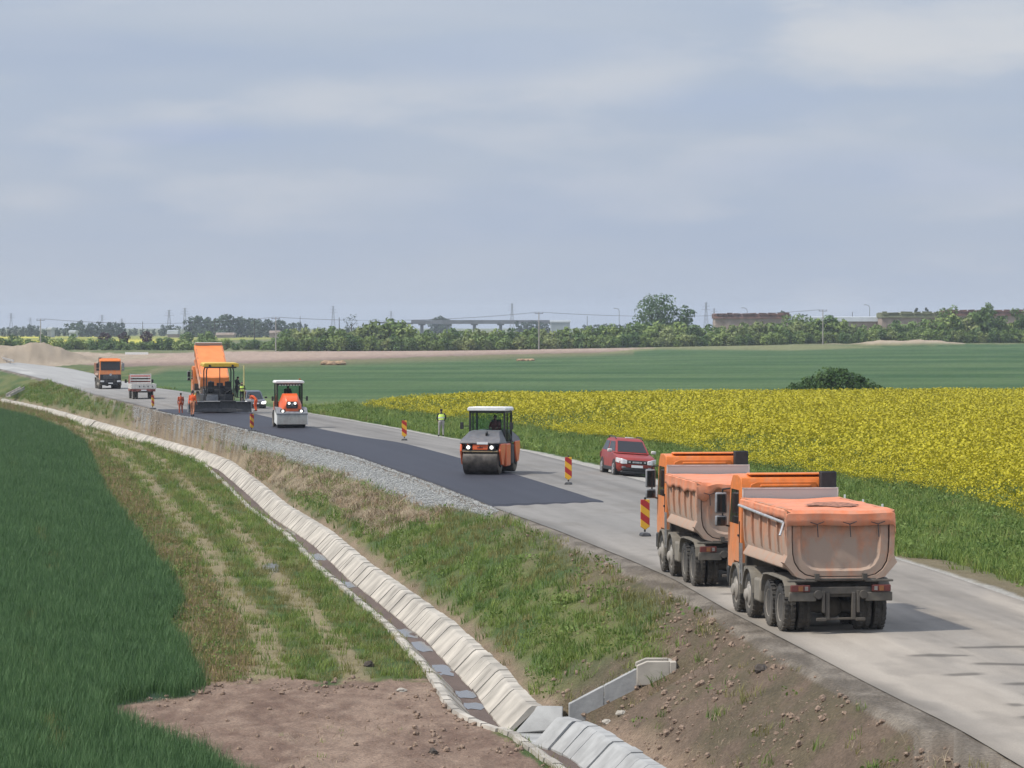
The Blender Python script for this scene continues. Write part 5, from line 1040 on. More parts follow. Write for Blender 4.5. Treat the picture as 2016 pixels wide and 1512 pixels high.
def roller_combi(loc, rz):
    t = thing('road_roller', 'orange roller with a white front apron and dark glazed cab, working behind the paver', 'road roller', loc, rz)
    mb = MB(); mb.lathe([(-.95, .2), (-.95, .56), (-.92, .62), (.92, .62), (.95, .56), (.95, .2)], (0, 1.6, .62), 'x', 36); mb.build('drum', M['dark'], t, angle=25)
    for k in range(4): add_wheel(t, (-.72 + k * .48, -1.6, .55), .55, .40, 1 if k > 1 else -1, name='rear_tyre')
    mb = MB(); mb.prism([(2.36, .24), (2.42, .24), (2.42, .90), (2.36, .96)], -1.0, 1.0, 'x'); mb.build('front_apron', M['apron'], t, bevel=.02)
    for s in (-1, 1): mb = MB(); mb.prism([(2.40, .22), (2.40, .92), (1.9, 1.18), (.85, 1.18), (.85, .34)], s * 1.02 - .03, s * 1.02 + .03, 'x'); mb.build('side_apron', M['white'], t, bevel=.02)
    mb = MB(); mb.prism([(2.44, .90), (2.44, 1.0), (2.05, 1.34), (1.0, 1.40), (1.0, 1.1), (2.3, .88)], -1.05, 1.05, 'x'); mb.build('front_deck', M['grey'], t, bevel=.03)
    sec = lambda y, w, z0, z1, k: [(-w, y, z0), (w, y, z0), (w, y, z0 + (z1 - z0) * .45), (w * k, y, z1), (-w * k, y, z1), (-w, y, z0 + (z1 - z0) * .45)]
    mb = MB(); mb.loft([sec(2.30, .58, 1.02, 1.68, .62), sec(2.12, .66, 1.02, 1.98, .60), sec(1.55, .72, 1.05, 2.24, .62), sec(.75, .76, 1.1, 2.30, .66)]); mb.build('engine_hood', M['rorange'], t, bevel=.04)
    mb = MB(); mb.prism([(-.36, 1.32), (.36, 1.32), (.40, 1.52), (.34, 1.78), (-.34, 1.78), (-.40, 1.52)], 2.29, 2.36, 'y'); gr = mb.build('radiator_grille', M['black'], t, bevel=.02)
    mb = MB(); mb.box((0, 2.37, 1.6), (.16, .02, .2)); mb.box((0, 2.37, 1.42), (.6, .02, .03)); mb.build('grille_badge', M['grey'], gr)
    for x, z, r in ((-.2, 1.66, .085), (.2, 1.66, .085), (-.62, 1.14, .085), (.62, 1.14, .085)): mb = MB(); mb.lathe([(0, r), (.05, r), (.07, r * .6)], (x, 2.36, z), 'y', 14); mb.build('headlight', M['lamp'], t)
    mb = MB(); [mb.box((s * .62, 2.3, 1.14), (.34, .1, .24)) for s in (-1, 1)]; mb.build('lamp_housing', M['black'], t, bevel=.03)
    mb = MB(); mb.box((0, -.6, .95), (1.5, 3.4, .6)); mb.box((0, -1.7, 1.4), (1.6, 1.2, .6)); mb.build('frame', M['rorange'], t, bevel=.05)
    mb = MB()
    for x in (-.84, .84):
        for y in (-.9, .72): mb.box((x, y, 2.1), (.09, .09, 1.75))
    for y in (-.9, .72): mb.box((0, y, 2.92), (1.7, .08, .16)); mb.box((0, y, 1.25), (1.7, .08, .12))
    for x in (-.84, .84): mb.box((x, -.1, 2.94), (.08, 1.6, .1)); mb.box((x, -.1, 1.3), (.08, 1.6, .2))
    mb.build('cab_frame', M['black'], t, bevel=.015)
    mb = MB(); mb.box((0, .72, 2.1), (1.6, .02, 1.55)); mb.build('windscreen', M['clear'], t); mb = MB(); mb.box((0, -.9, 2.1), (1.6, .02, 1.55)); mb.build('rear_window', M['clear'], t)
    for s in (-1, 1): mb = MB(); mb.box((s * .84, -.1, 2.1), (.02, 1.5, 1.6)); mb.build('door', M['glass'], t)
    mb = MB(); [mb.box((-.66 + k * .19, .80, 2.86), (.12, .05, .06)) for k in range(8)]; mb.build('work_lamp_strip', M['lens'], t)
    mb = MB(); mb.loft([[(-.98, y, z), (.98, y, z), (.98, y, z + .11), (.9, y, z + .18), (-.9, y, z + .18), (-.98, y, z + .11)] for y, z in ((-1.0, 2.99), (.92, 2.98))]); mb.build('roof', M['white'], t, bevel=.035, segs=3)
    mb = MB(); mb.cyl((-.8, -.3, 3.16), (-.8, -.3, 3.30), .07, .06, 12); mb.build('beacon', M['amber'], t)
    mb = MB(); mb.box((0, -.4, 1.7), (.6, .6, .5)); mb.box((0, -.62, 2.2), (.5, .14, .8)); mb.build('seat', M['black'], t, bevel=.05)
    for s in (-1, 1): mb = MB(); mb.tube([(s * .88, .74, 2.0), (s * 1.12, .85, 1.95)], .015); mb.box((s * 1.16, .86, 1.95), (.14, .05, .30)); mb.build('mirror', M['black'], t, bevel=.01)
    return t
p = gp(574, 845); RA = R(180 + 9.5); fw = Vector((-math.sin(RA), math.cos(RA))); ROLL1 = roller_combi((p[0] - fw.x * 2.0, p[1] - fw.y * 2.0, .088), RA)
# ------------------------------------------------------------------ cars
def car(name, label, loc, rot, paint, L=4.3, W=1.80, H=1.66, suv=True, plate=True, lamps='lens'):
    """+y forward, origin on the ground at the centre"""
    t = thing(name, label, 'car', loc); t.rotation_euler = rot; h = L / 2
    g = .22 if suv else .16; belt = H * (.635 if suv else .58)
    st = [(-h, .74, g + .25, belt - .08, .60), (-h + .10, .84, g + .08, belt, .60), (-h + .7, .90, g, belt, .60), (0, .90, g, belt - .01, .6), (h - 1.45, .90, g, belt - .04, .6), (h - .75, .895, g, belt - .10, .66), (h - .28, .87, g + .02, belt - .17, .7), (h - .05, .78, g + .08, belt - .27, .74), (h, .68, g + .14, belt - .36, .8)]
    mb = MB(); secs = []
    for y, w, z0, z1, k in st:
        w = w * W / 1.8; zm = z0 + (z1 - z0) * k
        secs.append([(-w * .86, y, z0), (w * .86, y, z0), (w * .98, y, z0 + .12), (w, y, zm), (w * .965, y, z1 - .03), (w * .88, y, z1), (-w * .88, y, z1), (-w * .965, y, z1 - .03), (-w, y, zm), (-w * .98, y, z0 + .12)])
    mb.loft(secs); body = mb.build('body', paint, t, angle=38)
    # cabin
    wb, wt = W * .462, W * .355; yb0, yb1, yt0, yt1 = -h + .12, h - 1.12, -h + .52, h - 1.98
    def ring(z, w, a, b): return [(-w, a, z), (w, a, z), (w * 1.0, (a + b) / 2, z), (w * .93, b, z), (-w * .93, b, z), (-w, (a + b) / 2, z)]
    mb = MB(); mb.loft([ring(belt - .04, wb, yb0, yb1), ring(H - .09, wt + .03, yt0, yt1), ring(H, wt - .06, yt0 + .16, yt1 - .22)]); mb.build('cabin', paint, t, bevel=.03, segs=2)
    def lerp(a, b, u): return tuple(a[i] + (b[i] - a[i]) * u for i in range(3))
    def panel(c, off, nm, mat, parent=t):
        c = [Vector(q) for q in c]; n = (c[1] - c[0]).cross(c[3] - c[0]).normalized(); ctr = sum(c, Vector()) / 4
        if n.dot(ctr - Vector((0, 0, ctr.z * .8))) < 0: n = -n
        m = MB(); m.add([q + n * off for q in c] + [q - n * .01 for q in c], [(0, 1, 2, 3), (7, 6, 5, 4), (0, 4, 5, 1), (1, 5, 6, 2), (2, 6, 7, 3), (3, 7, 4, 0)]); return m.build(nm, mat, parent)
    A = ring(belt - .04, wb, yb0, yb1); B = ring(H - .09, wt + .03, yt0, yt1)
    def q4(i, j, u0, u1, v0, v1): a0, a1 = lerp(A[i], A[j], u0), lerp(A[i], A[j], u1); b0, b1 = lerp(B[i], B[j], u0), lerp(B[i], B[j], u1); return [lerp(a0, b0, v0), lerp(a1, b1, v0), lerp(a1, b1, v1), lerp(a0, b0, v1)]
    panel(q4(3, 4, .06, .94, .10, .93), .012, 'windscreen', M['glass']); panel(q4(0, 1, .08, .92, .12, .9), .012, 'rear_window', M['glass'])
    for (i, j) in ((1, 2), (2, 3), (5, 4), (0, 5)): panel(q4(i, j, .10, .93, .14, .88), .012, 'side_window', M['glass'])
    # wheels and arches
    for y in (h - .82, -h + .80):
        for s in (-1, 1):
            r = .345 if suv else .31
            mb = MB(); mb.cyl((s * (W / 2 - .26), y, r + .01), (s * (W / 2 + .004), y, r + .01), r + .065, r + .065, 24); mb.build('wheel_arch', M['black'], t)
            a, b = MB(), MB(); a.lathe([(-.10, r * .6), (-.11, r * .9), (-.07, r), (.07, r), (.11, r * .9), (.10, r * .62)], (s * (W / 2 - .09), y, r), 'x', 24); o = a.build('wheel', M['tyre'], t)
            b.lathe([(s * .02, r * .64), (s * .11, r * .64), (s * .10, r * .55), (s * .075, r * .3), (s * .10, r * .14), (s * .10, r * .02)], (s * (W / 2 - .09), y, r), 'x', 16)
            for k in range(5): an = k * 1.2566; b.box((s * (W / 2 + .01), y + r * .34 * math.cos(an), r + r * .34 * math.sin(an)), (.03, r * .55, .06), (an, 0, 0))
            b.build('rim', M['alu'], o)
    # front
    mb = MB(); mb.box((0, h - .06, g + .13), (W * .72, .22, .17)); mb.box((0, h - .10, g + .0), (W * .80, .3, .12)); mb.build('front_bumper', M['black'], t, bevel=.05)
    mb = MB(); mb.box((0, h - .05, belt - .385), (W * .66, .14, .17)); gr = mb.build('grille', M['black'], t, bevel=.03)
    mb = MB()
    for k in (-2, -1, 1, 2): mb.box((k * .165 * (1 if abs(k) == 1 else 1.05), h + .03, belt - .385), (.09, .02, .07))
    mb.box((0, h + .03, belt - .385), (.20, .02, .07)); mb.build('grille_badge', M['alu'], gr)
    for s in (-1, 1):
        q = W / 1.8; hl = lambda x, y, a, b: [(s * x * q, y, belt - a), (s * x * q, y - .02, belt - b), (s * x * q, y - .25, belt - b), (s * x * q, y - .25, belt - a)]
        mb = MB(); mb.loft([hl(.46, h + .075, .47, .31), hl(.68, h + .055, .48, .25), hl(.90, h - .20, .42, .22)])
        mb.build('headlight', M[lamps], t, bevel=.02)
        mb = MB(); mb.box((s * (W / 2 + .10), h - 1.38, belt + .05), (.22, .13, .15)); mb.build('wing_mirror', M['offwhite'] if suv else M['black'], t, bevel=.04)
        mb = MB(); mb.box((s * W * .33, h + .0, g + .20), (.18, .06, .10)); mb.build('fog_light', M['grey'], t, bevel=.02)
        mb = MB(); mb.box((s * (W / 2 - .12), -h + .03, belt - .2), (.18, .12, .26)); mb.build('tail_light', M['redlens'], t, bevel=.03)
        if suv:
            mb = MB(); mb.tube([(s * (wt - .02), yt0 + .2, H - .03), (s * (wt - .01), yt0 + .35, H + .06), (s * (wt - .02), yt1 - .35, H + .06), (s * (wt - .04), yt1 - .1, H - .05)], .022); mb.build('roof_rail', M['dark'], t)
            mb = MB(); mb.box((s * (W / 2 - .01), 0, g + .10), (.05, L * .42, .16)); mb.build('sill_cladding', M['black'], t, bevel=.03)
    if plate: mb = MB(); mb.box((0, h + .06, g + .27), (.52, .015, .11)); mb.build('number_plate', M['plate'], t)
    mb = MB(); mb.box((0, -h - .01, g + .3), (W * .85, .14, .28)); mb.build('rear_bumper', M['black'], t, bevel=.05)
    if suv: mb = MB(); mb.box((-.05, -.2, H + .02), (.36, .22, .06)); mb.build('roof_box', M['offwhite'], t, bevel=.02)
    return t
M['carred'] = pmat('car_paint_rust_red', (.27, .020, .012), .4, var=.05, coat=.1, dust=((.28, .10, .07), .3, .1, 1.0)); M['carblue'] = pmat('car_paint_dark_blue', (.030, .040, .055), .3, var=.06, coat=.6, dust=(DUST, .3, .2, 1.2))
ca = R(180 + 9.5); pc = gp(1246, 938, -.09); fw = Vector((-math.sin(ca), math.cos(ca)))
car('red_suv', 'rusty red off-road car parked half on the verge facing the camera', (pc[0] - fw.x * 1.4 - .02, pc[1] - fw.y * 1.4, -.115), (0, R(-4.0), ca), M['carred'], lamps='lens').scale = (1.05, 1.05, 1.06)
pc = gp(493, 805, 0); car('dark_car', 'dark blue hatchback parked beyond the right end of the paver', (pc[0] + .1, pc[1] + 2.2, .03), (0, 0, R(180 + 10)), M['carblue'], L=4.1, W=1.74, H=1.46, suv=False, lamps='lamp')
def flatbed(loc, rz):
    t = thing('flatbed_truck', 'small red flatbed truck seen from behind with a white tailgate and slatted rack', 'flatbed truck', loc, rz)
    red = pmat('faded_red_paint', (.30, .055, .04), .6, var=.15, dust=(DUST, .5, .3, 1.5)); W_ = 2.35
    mb = MB(); mb.box((0, 2.5, .72), (.9, 5.2, .2)); mb.box((0, .1, .78), (2.1, .12, .14)); mb.build('chassis', M['chassis'], t)
    mb = MB(); mb.box((0, 1.7, 1.0), (W_, 3.6, .08)); mb.build('deck', M['offwhite'], t)
    mb = MB(); mb.box((0, -.10, 1.22), (W_, .05, .46)); tg = mb.build('tailgate', M['offwhite'], t, bevel=.03)
    mb = MB(); [mb.prism([(x - .07, 1.13), (x + .07, 1.13), (x, 1.30)], -.14, -.12, 'y') for x in (-.4, .0, .4, .8)]; mb.build('rope_hook', M['dark'], tg)
    for s in (-1, 1): mb = MB(); mb.box((s * (W_ / 2 - .03), 1.7, 1.22), (.05, 3.55, .42)); mb.build('side_board', M['offwhite'], t, bevel=.02)
    mb = MB(); mb.box((0, -.05, .84), (2.2, .1, .24)); mb.build('rear_bumper', red, t, bevel=.03)
    mb = MB(); mb.box((0, -.11, .84), (.5, .02, .11)); mb.build('number_plate', M['plate'], t)
    for s in (-1, 1): mb = MB(); mb.box((s * .85, -.12, .84), (.3, .04, .13)); mb.build('tail_light', M['redlens'], t)
    for s in (-1, 1):
        add_wheel(t, (s * .86, 1.0, .40), .40, .22, s, True); add_wheel(t, (s * .9, 4.3, .40), .40, .22, s)
    mb = MB(); mb.prism([(3.75, .7), (3.75, 2.1), (3.95, 2.22), (5.0, 2.2), (5.4, 1.5), (5.6, 1.35), (5.6, .6)], -1.0, 1.0, 'x'); mb.build('cab', red, t, bevel=.08)
    mb = MB(); mb.box((0, 3.73, 1.85), (1.5, .02, .45)); mb.build('rear_window', M['glass'], t)
    mb = MB(); [mb.box((0, 3.5, 1.48 + k * .26), (1.9, .04, .13)) for k in range(4)]; [mb.box((x, 3.5, 1.6), (.07, .07, 1.5)) for x in (-.98, .98)]; mb.build('slatted_rack', M['offwhite'], t)
    for s in (-1, 1): mb = MB(); mb.tube([(s * 1.0, 5.1, 1.6), (s * 1.25, 5.1, 1.6)], .02); mb.box((s * 1.27, 5.1, 1.62), (.2, .06, .34)); mb.build('mirror', M['black'], t, bevel=.02)
    return t
p = gp(283, 786.5); flatbed((p[0], p[1], .03), R(11))
# ------------------------------------------------------------------ people
def person(label, loc, rz, pose, top, legs, height=1.78, vest=None, hat=None, jacket_hem=.86, sleeves=True):
    """one continuous body from tapered limbs, fused by a voxel remesh; joints in metres for a 1.78 m figure facing +y"""
    t = thing('person', label, 'person', loc, rz); t.scale = (height / 1.78,) * 3
    J = dict(hip=(0, 0, .95), waist=(0, 0, 1.08), chest=(0, .01, 1.33), neck=(0, .0, 1.50), head=(0, .02, 1.66),
             shl=(-.19, 0, 1.43), ell=(-.25, .0, 1.14), hal=(-.24, .08, .88), shr=(.19, 0, 1.43), elr=(.25, .0, 1.14), har=(.24, .08, .88),
             hpl=(-.10, 0, .93), knl=(-.11, .02, .50), anl=(-.12, -.02, .09), tol=(-.13, .16, .05), hpr=(.10, 0, .93), knr=(.11, .02, .50), anr=(.12, -.02, .09), tor=(.13, .16, .05))
    J.update(pose); J = {k: Vector(v) for k, v in J.items()}
    mb = MB()
    def limb(a, b, r0, r1, sq=None): mb.cyl(J[a], J[b], r0, r1, 12); mb.sphere(J[a], r0, 10); mb.sphere(J[b], r1, 10)
    def trunk(a, b, w0, d0, w1, d1):
        A, B = J[a], J[b]; ax = (J['shr'] - J['shl']).normalized(); up = (B - A).normalized(); fr = up.cross(ax).normalized(); s = []
        for k in range(6):
            u = k / 5; c = A.lerp(B, u); w = w0 + (w1 - w0) * u; d = d0 + (d1 - d0) * u; s.append([c + ax * (w * math.cos(q * .5236)) + fr * (d * math.sin(q * .5236)) for q in range(12)])
        mb.loft(s)
    trunk('hip', 'waist', .175, .125, .160, .115); trunk('waist', 'chest', .160, .115, .195, .130); trunk('chest', 'neck', .195, .128, .075, .07)
    for s in 'lr':
        limb('sh' + s, 'el' + s, .068, .050); limb('el' + s, 'ha' + s, .048, .034); limb('hp' + s, 'kn' + s, .105, .070); limb('kn' + s, 'an' + s, .066, .048); limb('an' + s, 'to' + s, .052, .042); mb.sphere(J['ha' + s], (.042, .05, .055), 10)
    limb('neck', 'head', .058, .06); hd = J['head']
    mb.sphere(hd + Vector((0, .0, .02)), (.078, .098, .115), 14); mb.sphere(hd + Vector((0, .045, -.06)), (.055, .05, .05), 10); mb.sphere(hd + Vector((0, .105, -.01)), (.016, .022, .022), 8)
    for s in (-1, 1): mb.sphere(hd + Vector((s * .082, -.005, 0)), (.014, .024, .034), 8)
    o = mb.build('body', [top, legs, M['skin'], M['dark']], None, smooth=True)
    rm = o.modifiers.new('fuse', 'REMESH'); rm.mode = 'VOXEL'; rm.voxel_size = .019; rm.use_smooth_shade = True
    sm = o.modifiers.new('soften', 'SMOOTH'); sm.iterations = 2; sm.factor = .5
    dg = bpy.context.evaluated_depsgraph_get(); me = bpy.data.meshes.new_from_object(o.evaluated_get(dg)); old = o.data; o.modifiers.clear(); o.data = me; bpy.data.meshes.remove(old)
    me.materials.clear(); [me.materials.append(m) for m in (top, legs, M['skin'], M['dark'])]
    segs = [('hip', 'waist', 1), ('waist', 'chest', 0), ('chest', 'neck', 0), ('shl', 'ell', 0), ('shr', 'elr', 0), ('ell', 'hal', 0 if sleeves else 2), ('elr', 'har', 0 if sleeves else 2), ('hpl', 'knl', 1), ('hpr', 'knr', 1), ('knl', 'anl', 1), ('knr', 'anr', 1), ('anl', 'tol', 3), ('anr', 'tor', 3), ('neck', 'head', 2)]
    for p in me.polygons:
        c = p.center; best = 9; mi = 0
        for a, b, k in segs:
            A, B = J[a], J[b]; d = B - A; u = max(0, min(1, (c - A).dot(d) / d.length_squared)); q = (c - A - d * u).length / (1.6 if k in (0, 1) and a in ('hip', 'waist', 'chest') else 1)
            if q < best: best = q; mi = k; uu = u
            if q == best and a in ('ell', 'elr') and u > .86: mi = 2
            if q == best and a in ('knl', 'knr') and u > .93: mi = 3
        p.material_index = mi
    o.parent = t; o.data.name = 'body'
    # fingers and thumbs
    for s in 'lr':
        d = (J['ha' + s] - J['el' + s]).normalized(); side = d.cross(Vector((0, 0, 1))).normalized() if abs(d.z) < .9 else Vector((0, 1, 0)); pal = d.cross(side).normalized(); mf = MB()
        for k in range(4):
            b = J['ha' + s] + d * .04 + side * (k - 1.5) * .021; l = (.066, .078, .072, .055)[k]; q = b + d * l * .55 + pal * .008; mf.cyl(b, q, .010, .009, 6); mf.cyl(q, q + d * l * .4 + pal * .03, .009, .007, 6)
        b = J['ha' + s] - side * .035; q = b + d * .04 - side * .025; mf.cyl(b, q, .012, .010, 6); mf.cyl(q, q + d * .03, .010, .008, 6); mf.build('fingers', M['skin'], t)
    mf = MB(); [mf.sphere(hd + Vector((s * .032, .088, .022)), (.012, .010, .008), 8) for s in (-1, 1)]; mf.box(hd + Vector((0, .096, -.052)), (.04, .01, .008)); mf.build('face_features', M['hair'], t)
    mf = MB(); mf.sphere(hd + Vector((0, -.012, .045)), (.086, .102, .105), 14)
    if hat: mf.sphere(hd + Vector((0, .10, .075)), (.07, .07, .012), 10)
    mf.build('cap' if hat else 'hair', hat or M['hair'], t)
    if vest:
        mv = MB(); ax = (J['shr'] - J['shl']).normalized(); pts = ((J['hip'].lerp(J['waist'], vest[1]), .19, .145), (J['waist'], .182, .14), (J['chest'], .222, .155), (J['chest'].lerp(J['neck'], .55), .19, .125))
        sec = []
        for (c, w, dpt) in pts:
            up = (J['neck'] - J['hip']).normalized(); fr = up.cross(ax).normalized(); sec.append([c + ax * (w * math.cos(q * .3927)) + fr * (dpt * math.sin(q * .3927)) for q in range(16)])
        mv.loft(sec, caps=False); v = mv.build('safety_vest', vest[0], t, angle=60)
        mv = MB(); sec2 = []
        for u in (.35, .62): c = J['waist'].lerp(J['chest'], u); up = (J['neck'] - J['hip']).normalized(); fr = up.cross(ax).normalized(); sec2.append([c + ax * (.218 * math.cos(q * .3927)) + fr * (.158 * math.sin(q * .3927)) for q in range(16)])
        mv.loft(sec2, caps=False); mv.build('reflective_band', M['lens'] if vest[2] is None else vest[2], v)
    return t
K = dict(orange=pmat('workwear_orange', (.70, .10, .02), .8, var=.12), orange2=pmat('workwear_worn_orange', (.42, .085, .035), .8, var=.18), dusty=pmat('dusty_orange_trousers', (.48, .20, .11), .85, var=.18), black=pmat('black_cloth', (.022, .022, .025), .85, var=.2), grey=pmat('grey_trousers', (.33, .31, .29), .85, var=.15), hiviz=pmat('hi_vis_yellow', (.62, .82, .14), .7, var=.08), red=pmat('dark_red_cloth', (.20, .03, .03), .8, var=.2))
walk = dict(knl=(-.11, .12, .52), anl=(-.12, .10, .10), tol=(-.13, .28, .05), knr=(.11, -.02, .50), anr=(.12, -.20, .12), tor=(.13, -.05, .05), hal=(-.26, -.08, .88), har=(.26, .16, .90))
bend = dict(waist=(0, .05, 1.05), chest=(0, .26, 1.22), neck=(0, .42, 1.30), head=(0, .55, 1.36), shl=(-.19, .36, 1.26), shr=(.19, .36, 1.26), ell=(-.22, .50, 1.02), hal=(-.16, .60, .82), elr=(.22, .50, 1.02), har=(.16, .60, .82), knl=(-.12, .08, .50), knr=(.12, .08, .50))
work = dict(ell=(-.28, .10, 1.16), hal=(-.14, .32, 1.10), elr=(.28, .10, 1.16), har=(.14, .32, 1.12))
sit = dict(hip=(0, 0, .55), waist=(0, 0, .68), chest=(0, .02, .93), neck=(0, .03, 1.10), head=(0, .05, 1.26), shl=(-.19, .02, 1.03), shr=(.19, .02, 1.03), ell=(-.25, .12, .78), hal=(-.15, .36, .80), elr=(.25, .12, .78), har=(.15, .36, .80), hpl=(-.10, .02, .53), hpr=(.10, .02, .53), knl=(-.13, .44, .52), knr=(.13, .44, .52), anl=(-.13, .46, .12), anr=(.13, .46, .12), tol=(-.13, .62, .08), tor=(.13, .62, .08))
p = gp(356, 815); person('worker in dark orange overalls standing at the left edge of the fresh asphalt', (p[0], p[1], ground_z(p[0], p[1]) + .02), R(20), {}, K['orange2'], K['orange2'], 1.68)
p = gp(379, 821); person('worker in orange jacket and dusty trousers walking beside the left end of the screed', (p[0], p[1], .05), R(-15), walk, K['orange'], K['dusty'], 1.95)
p = gp(504, 811); person('worker in orange stooping over beside the dark parked car', (p[0], p[1], .03), R(70), bend, K['orange'], K['orange'], 1.72)['label'] = 'worker in bright orange clothes stooping over beside the dark parked car'
person('worker in a yellow hi-vis vest standing at the right end of the screed', pv(1.72, -.52, .93 * 0 + .93), R(190), work, K['black'], K['black'], 1.6, vest=(K['hiviz'], .2, K['black']))
p = gp(869, 858.5); person('person in a yellow and black hi-vis jacket and grey trousers at the verge, back turned', (p[0], p[1], ground_z(p[0], p[1]) + .02), R(8), dict(head=(0, .10, 1.62), neck=(0, .04, 1.49), ell=(-.27, .04, 1.16), hal=(-.20, .22, 1.02), elr=(.27, .04, 1.16), har=(.2, .22, 1.02), knl=(-.13, .05, .5), anl=(-.16, .06, .09), tol=(-.17, .22, .05)), K['black'], K['grey'], 1.78, vest=(K['hiviz'], .95, M['lens']))
person('paver driver in dark clothes on the left seat under the yellow canopy', pv(-.62, .72, 1.24), PVA, sit, K['black'], K['black'], 1.75)
person('paver operator in dark red clothes on the right seat under the yellow canopy', pv(.72, .76, 1.24), PVA + R(-25), sit, K['red'], K['black'], 1.7)
person('worker in black clothes leaning out on the right side of the paver deck', pv(1.42, .55, 1.25), PVA + R(-60), dict(work, head=(0, .12, 1.62), chest=(0, .06, 1.32)), K['black'], K['black'], 1.72)
def inroller(root, x, y, z): a = root.rotation_euler[2]; return (root.location.x + x * math.cos(a) - y * math.sin(a), root.location.y + x * math.sin(a) + y * math.cos(a), root.location.z + z)
person('driver in dark red seated in the cab of the roller with the steel drum', inroller(ROLL2, -.15, -.42, 1.30), RB, sit, K['red'], K['black'], 1.78)
person('driver in black clothes seated in the cab of the roller with the white apron', inroller(ROLL1, 0, -.34, 1.42), RA, sit, K['black'], K['black'], 1.74)
# ------------------------------------------------------------------ striped beacons, stakes, rocks
def stripes_mat():
    m = bpy.data.materials.new('red_and_yellow_stripes'); m.use_nodes = True; nt = m.node_tree; L = nt.links.new; b = nt.nodes['Principled BSDF']; b.inputs['Roughness'].default_value = .5
    tc = N(nt, 'ShaderNodeTexCoord'); sp = N(nt, 'ShaderNodeSeparateXYZ'); L(tc.outputs['Object'], sp.inputs[0])
    a = N(nt, 'ShaderNodeMath', operation='MULTIPLY_ADD'); L(sp.outputs['X'], a.inputs[0]); a.inputs[1].default_value = .75; L(sp.outputs['Z'], a.inputs[2])
    d = N(nt, 'ShaderNodeMath', operation='MULTIPLY_ADD'); L(a.outputs[0], d.inputs[0]); d.inputs[1].default_value = 2.05; d.inputs[2].default_value = .08
    f = N(nt, 'ShaderNodeMath', operation='FRACT'); L(d.outputs[0], f.inputs[0]); g = N(nt, 'ShaderNodeMath', operation='GREATER_THAN'); L(f.outputs[0], g.inputs[0]); g.inputs[1].default_value = .5
    mx = N(nt, 'ShaderNodeMix', data_type='RGBA'); L(g.outputs[0], mx.inputs['Factor']); mx.inputs['A'].default_value = (.38, .020, .015, 1); mx.inputs['B'].default_value = (.68, .36, .02, 1); L(mx.outputs['Result'], b.inputs['Base Color']); return m
M['stripes'] = stripes_mat()
def beacon():
    t = thing('traffic_beacon', None, None); mb = MB(); mb.prism([(-.15, .30), (0, .20), (.15, .30), (.15, 1.20), (-.15, 1.20)], -.03, .03, 'y'); mb.build('striped_board', M['stripes'], t, bevel=.012)
    mb = MB(); mb.box((0, .045, .68), (.06, .03, 1.1)); mb.build('post', M['dark'], t)
    mb = MB(); mb.box((0, 0, .05), (.34, .62, .10), taper=(.8, .85)); mb.build('foot', M['dark'], t, bevel=.03)
    mb = MB(); mb.box((0, 0, 1.24), (.07, .05, .08)); mb.build('handle', M['dark'], t, bevel=.01); return t
bs = Stamp(beacon())
for px, py, z, rz, sc, lab in ((1270, 1055, .04, 6, 1.0, 'red and yellow striped beacon on a rubber foot beside the second dump truck'), (1119, 954, .04, -4, 1.0, 'red and yellow striped beacon standing between the steel drum roller and the red car'), (796, 867, .04, -3, 1.0, 'striped beacon on the old lane left of the person in the hi-vis jacket'), (496, 849, .03, 40, .95, 'red and yellow striped beacon at the gravel edge in front of the paver'), (301, 805, .02, 50, .95, 'red and yellow striped beacon at the gravel end near the small flatbed truck')):
    p = gp(px, py, z); bs.put((p[0], p[1], max(z, ground_z(p[0], p[1]))), R(rz), sc, lab, 'traffic beacon', 'striped traffic beacons')
st = Stamp((lambda t: (MB_box(t), t)[1])(thing('marker_stake', None, None))) if False else None
def stake():
    t = thing('marker_stake', None, None); mb = MB(); mb.cyl((0, 0, -.2), (.02, 0, 1.0), .03, .025, 8); mb.build('stick', M['offwhite'], t); mb = MB(); mb.box((.02, 0, .92), (.07, .07, .14)); mb.build('painted_tip', M['white'], t); return t
ss = Stamp(stake())
for px, py, lab in ((1662, 1026, 'farthest of the three white marker stakes in the grass beside the nearest dump truck'), (1698, 1036, 'middle one of the three white marker stakes in the grass beside the nearest dump truck'), (1736, 1048, 'nearest of the three white marker stakes in the grass beside the nearest dump truck')):
    p = gp(px, py, -.6); ss.put((p[0], p[1], ground_z(p[0], p[1])), 0, 1, lab, 'marker stake', 'white marker stakes')
def rock(name, label, px, py, z, size, mat, seed, cat='rock', flat=.7):
    r = random.Random(seed); p = gp(px, py, z); mb = MB(); mb.sphere((0, 0, size * .3), (size, size * .8, size * flat), 12); mb.v = [tuple(c * (1 + r.uniform(-.2, .2)) for c in v) for v in mb.v]
    o = mb.build(name, mat, None, smooth=False); o.location = (p[0], p[1], ground_z(p[0], p[1]) - .02); o.rotation_euler[2] = seed; tag(o, label, cat)
M['darkrock'] = pmat('dark_stone', (.075, .060, .048), .9, var=.3, vscale=5, bump=.4, bscale=8)
rock('rock', 'dark stone lying on the grass above the bare brown soil', 726, 1309, -2.05, .17, M['darkrock'], 1); rock('rock', 'dark stone on the bare brown soil near the bottom edge', 853, 1480, -2.05, .13, M['darkrock'], 2)
rock('concrete_chunk', 'pale flat concrete chunk on the edge of the bare soil', 790, 1358, -2.05, .14, M['concrete'], 3, 'concrete chunk', .4); rock('rock', 'dark clump on the brown slope right of the inlet block', 1498, 1330, -.4, .17, M['darkrock'], 4); rock('concrete_chunk', 'small pale chunk beside the foot of the drain chute', 1195, 1420, -1.9, .13, M['concrete'], 5, 'concrete chunk', .5)
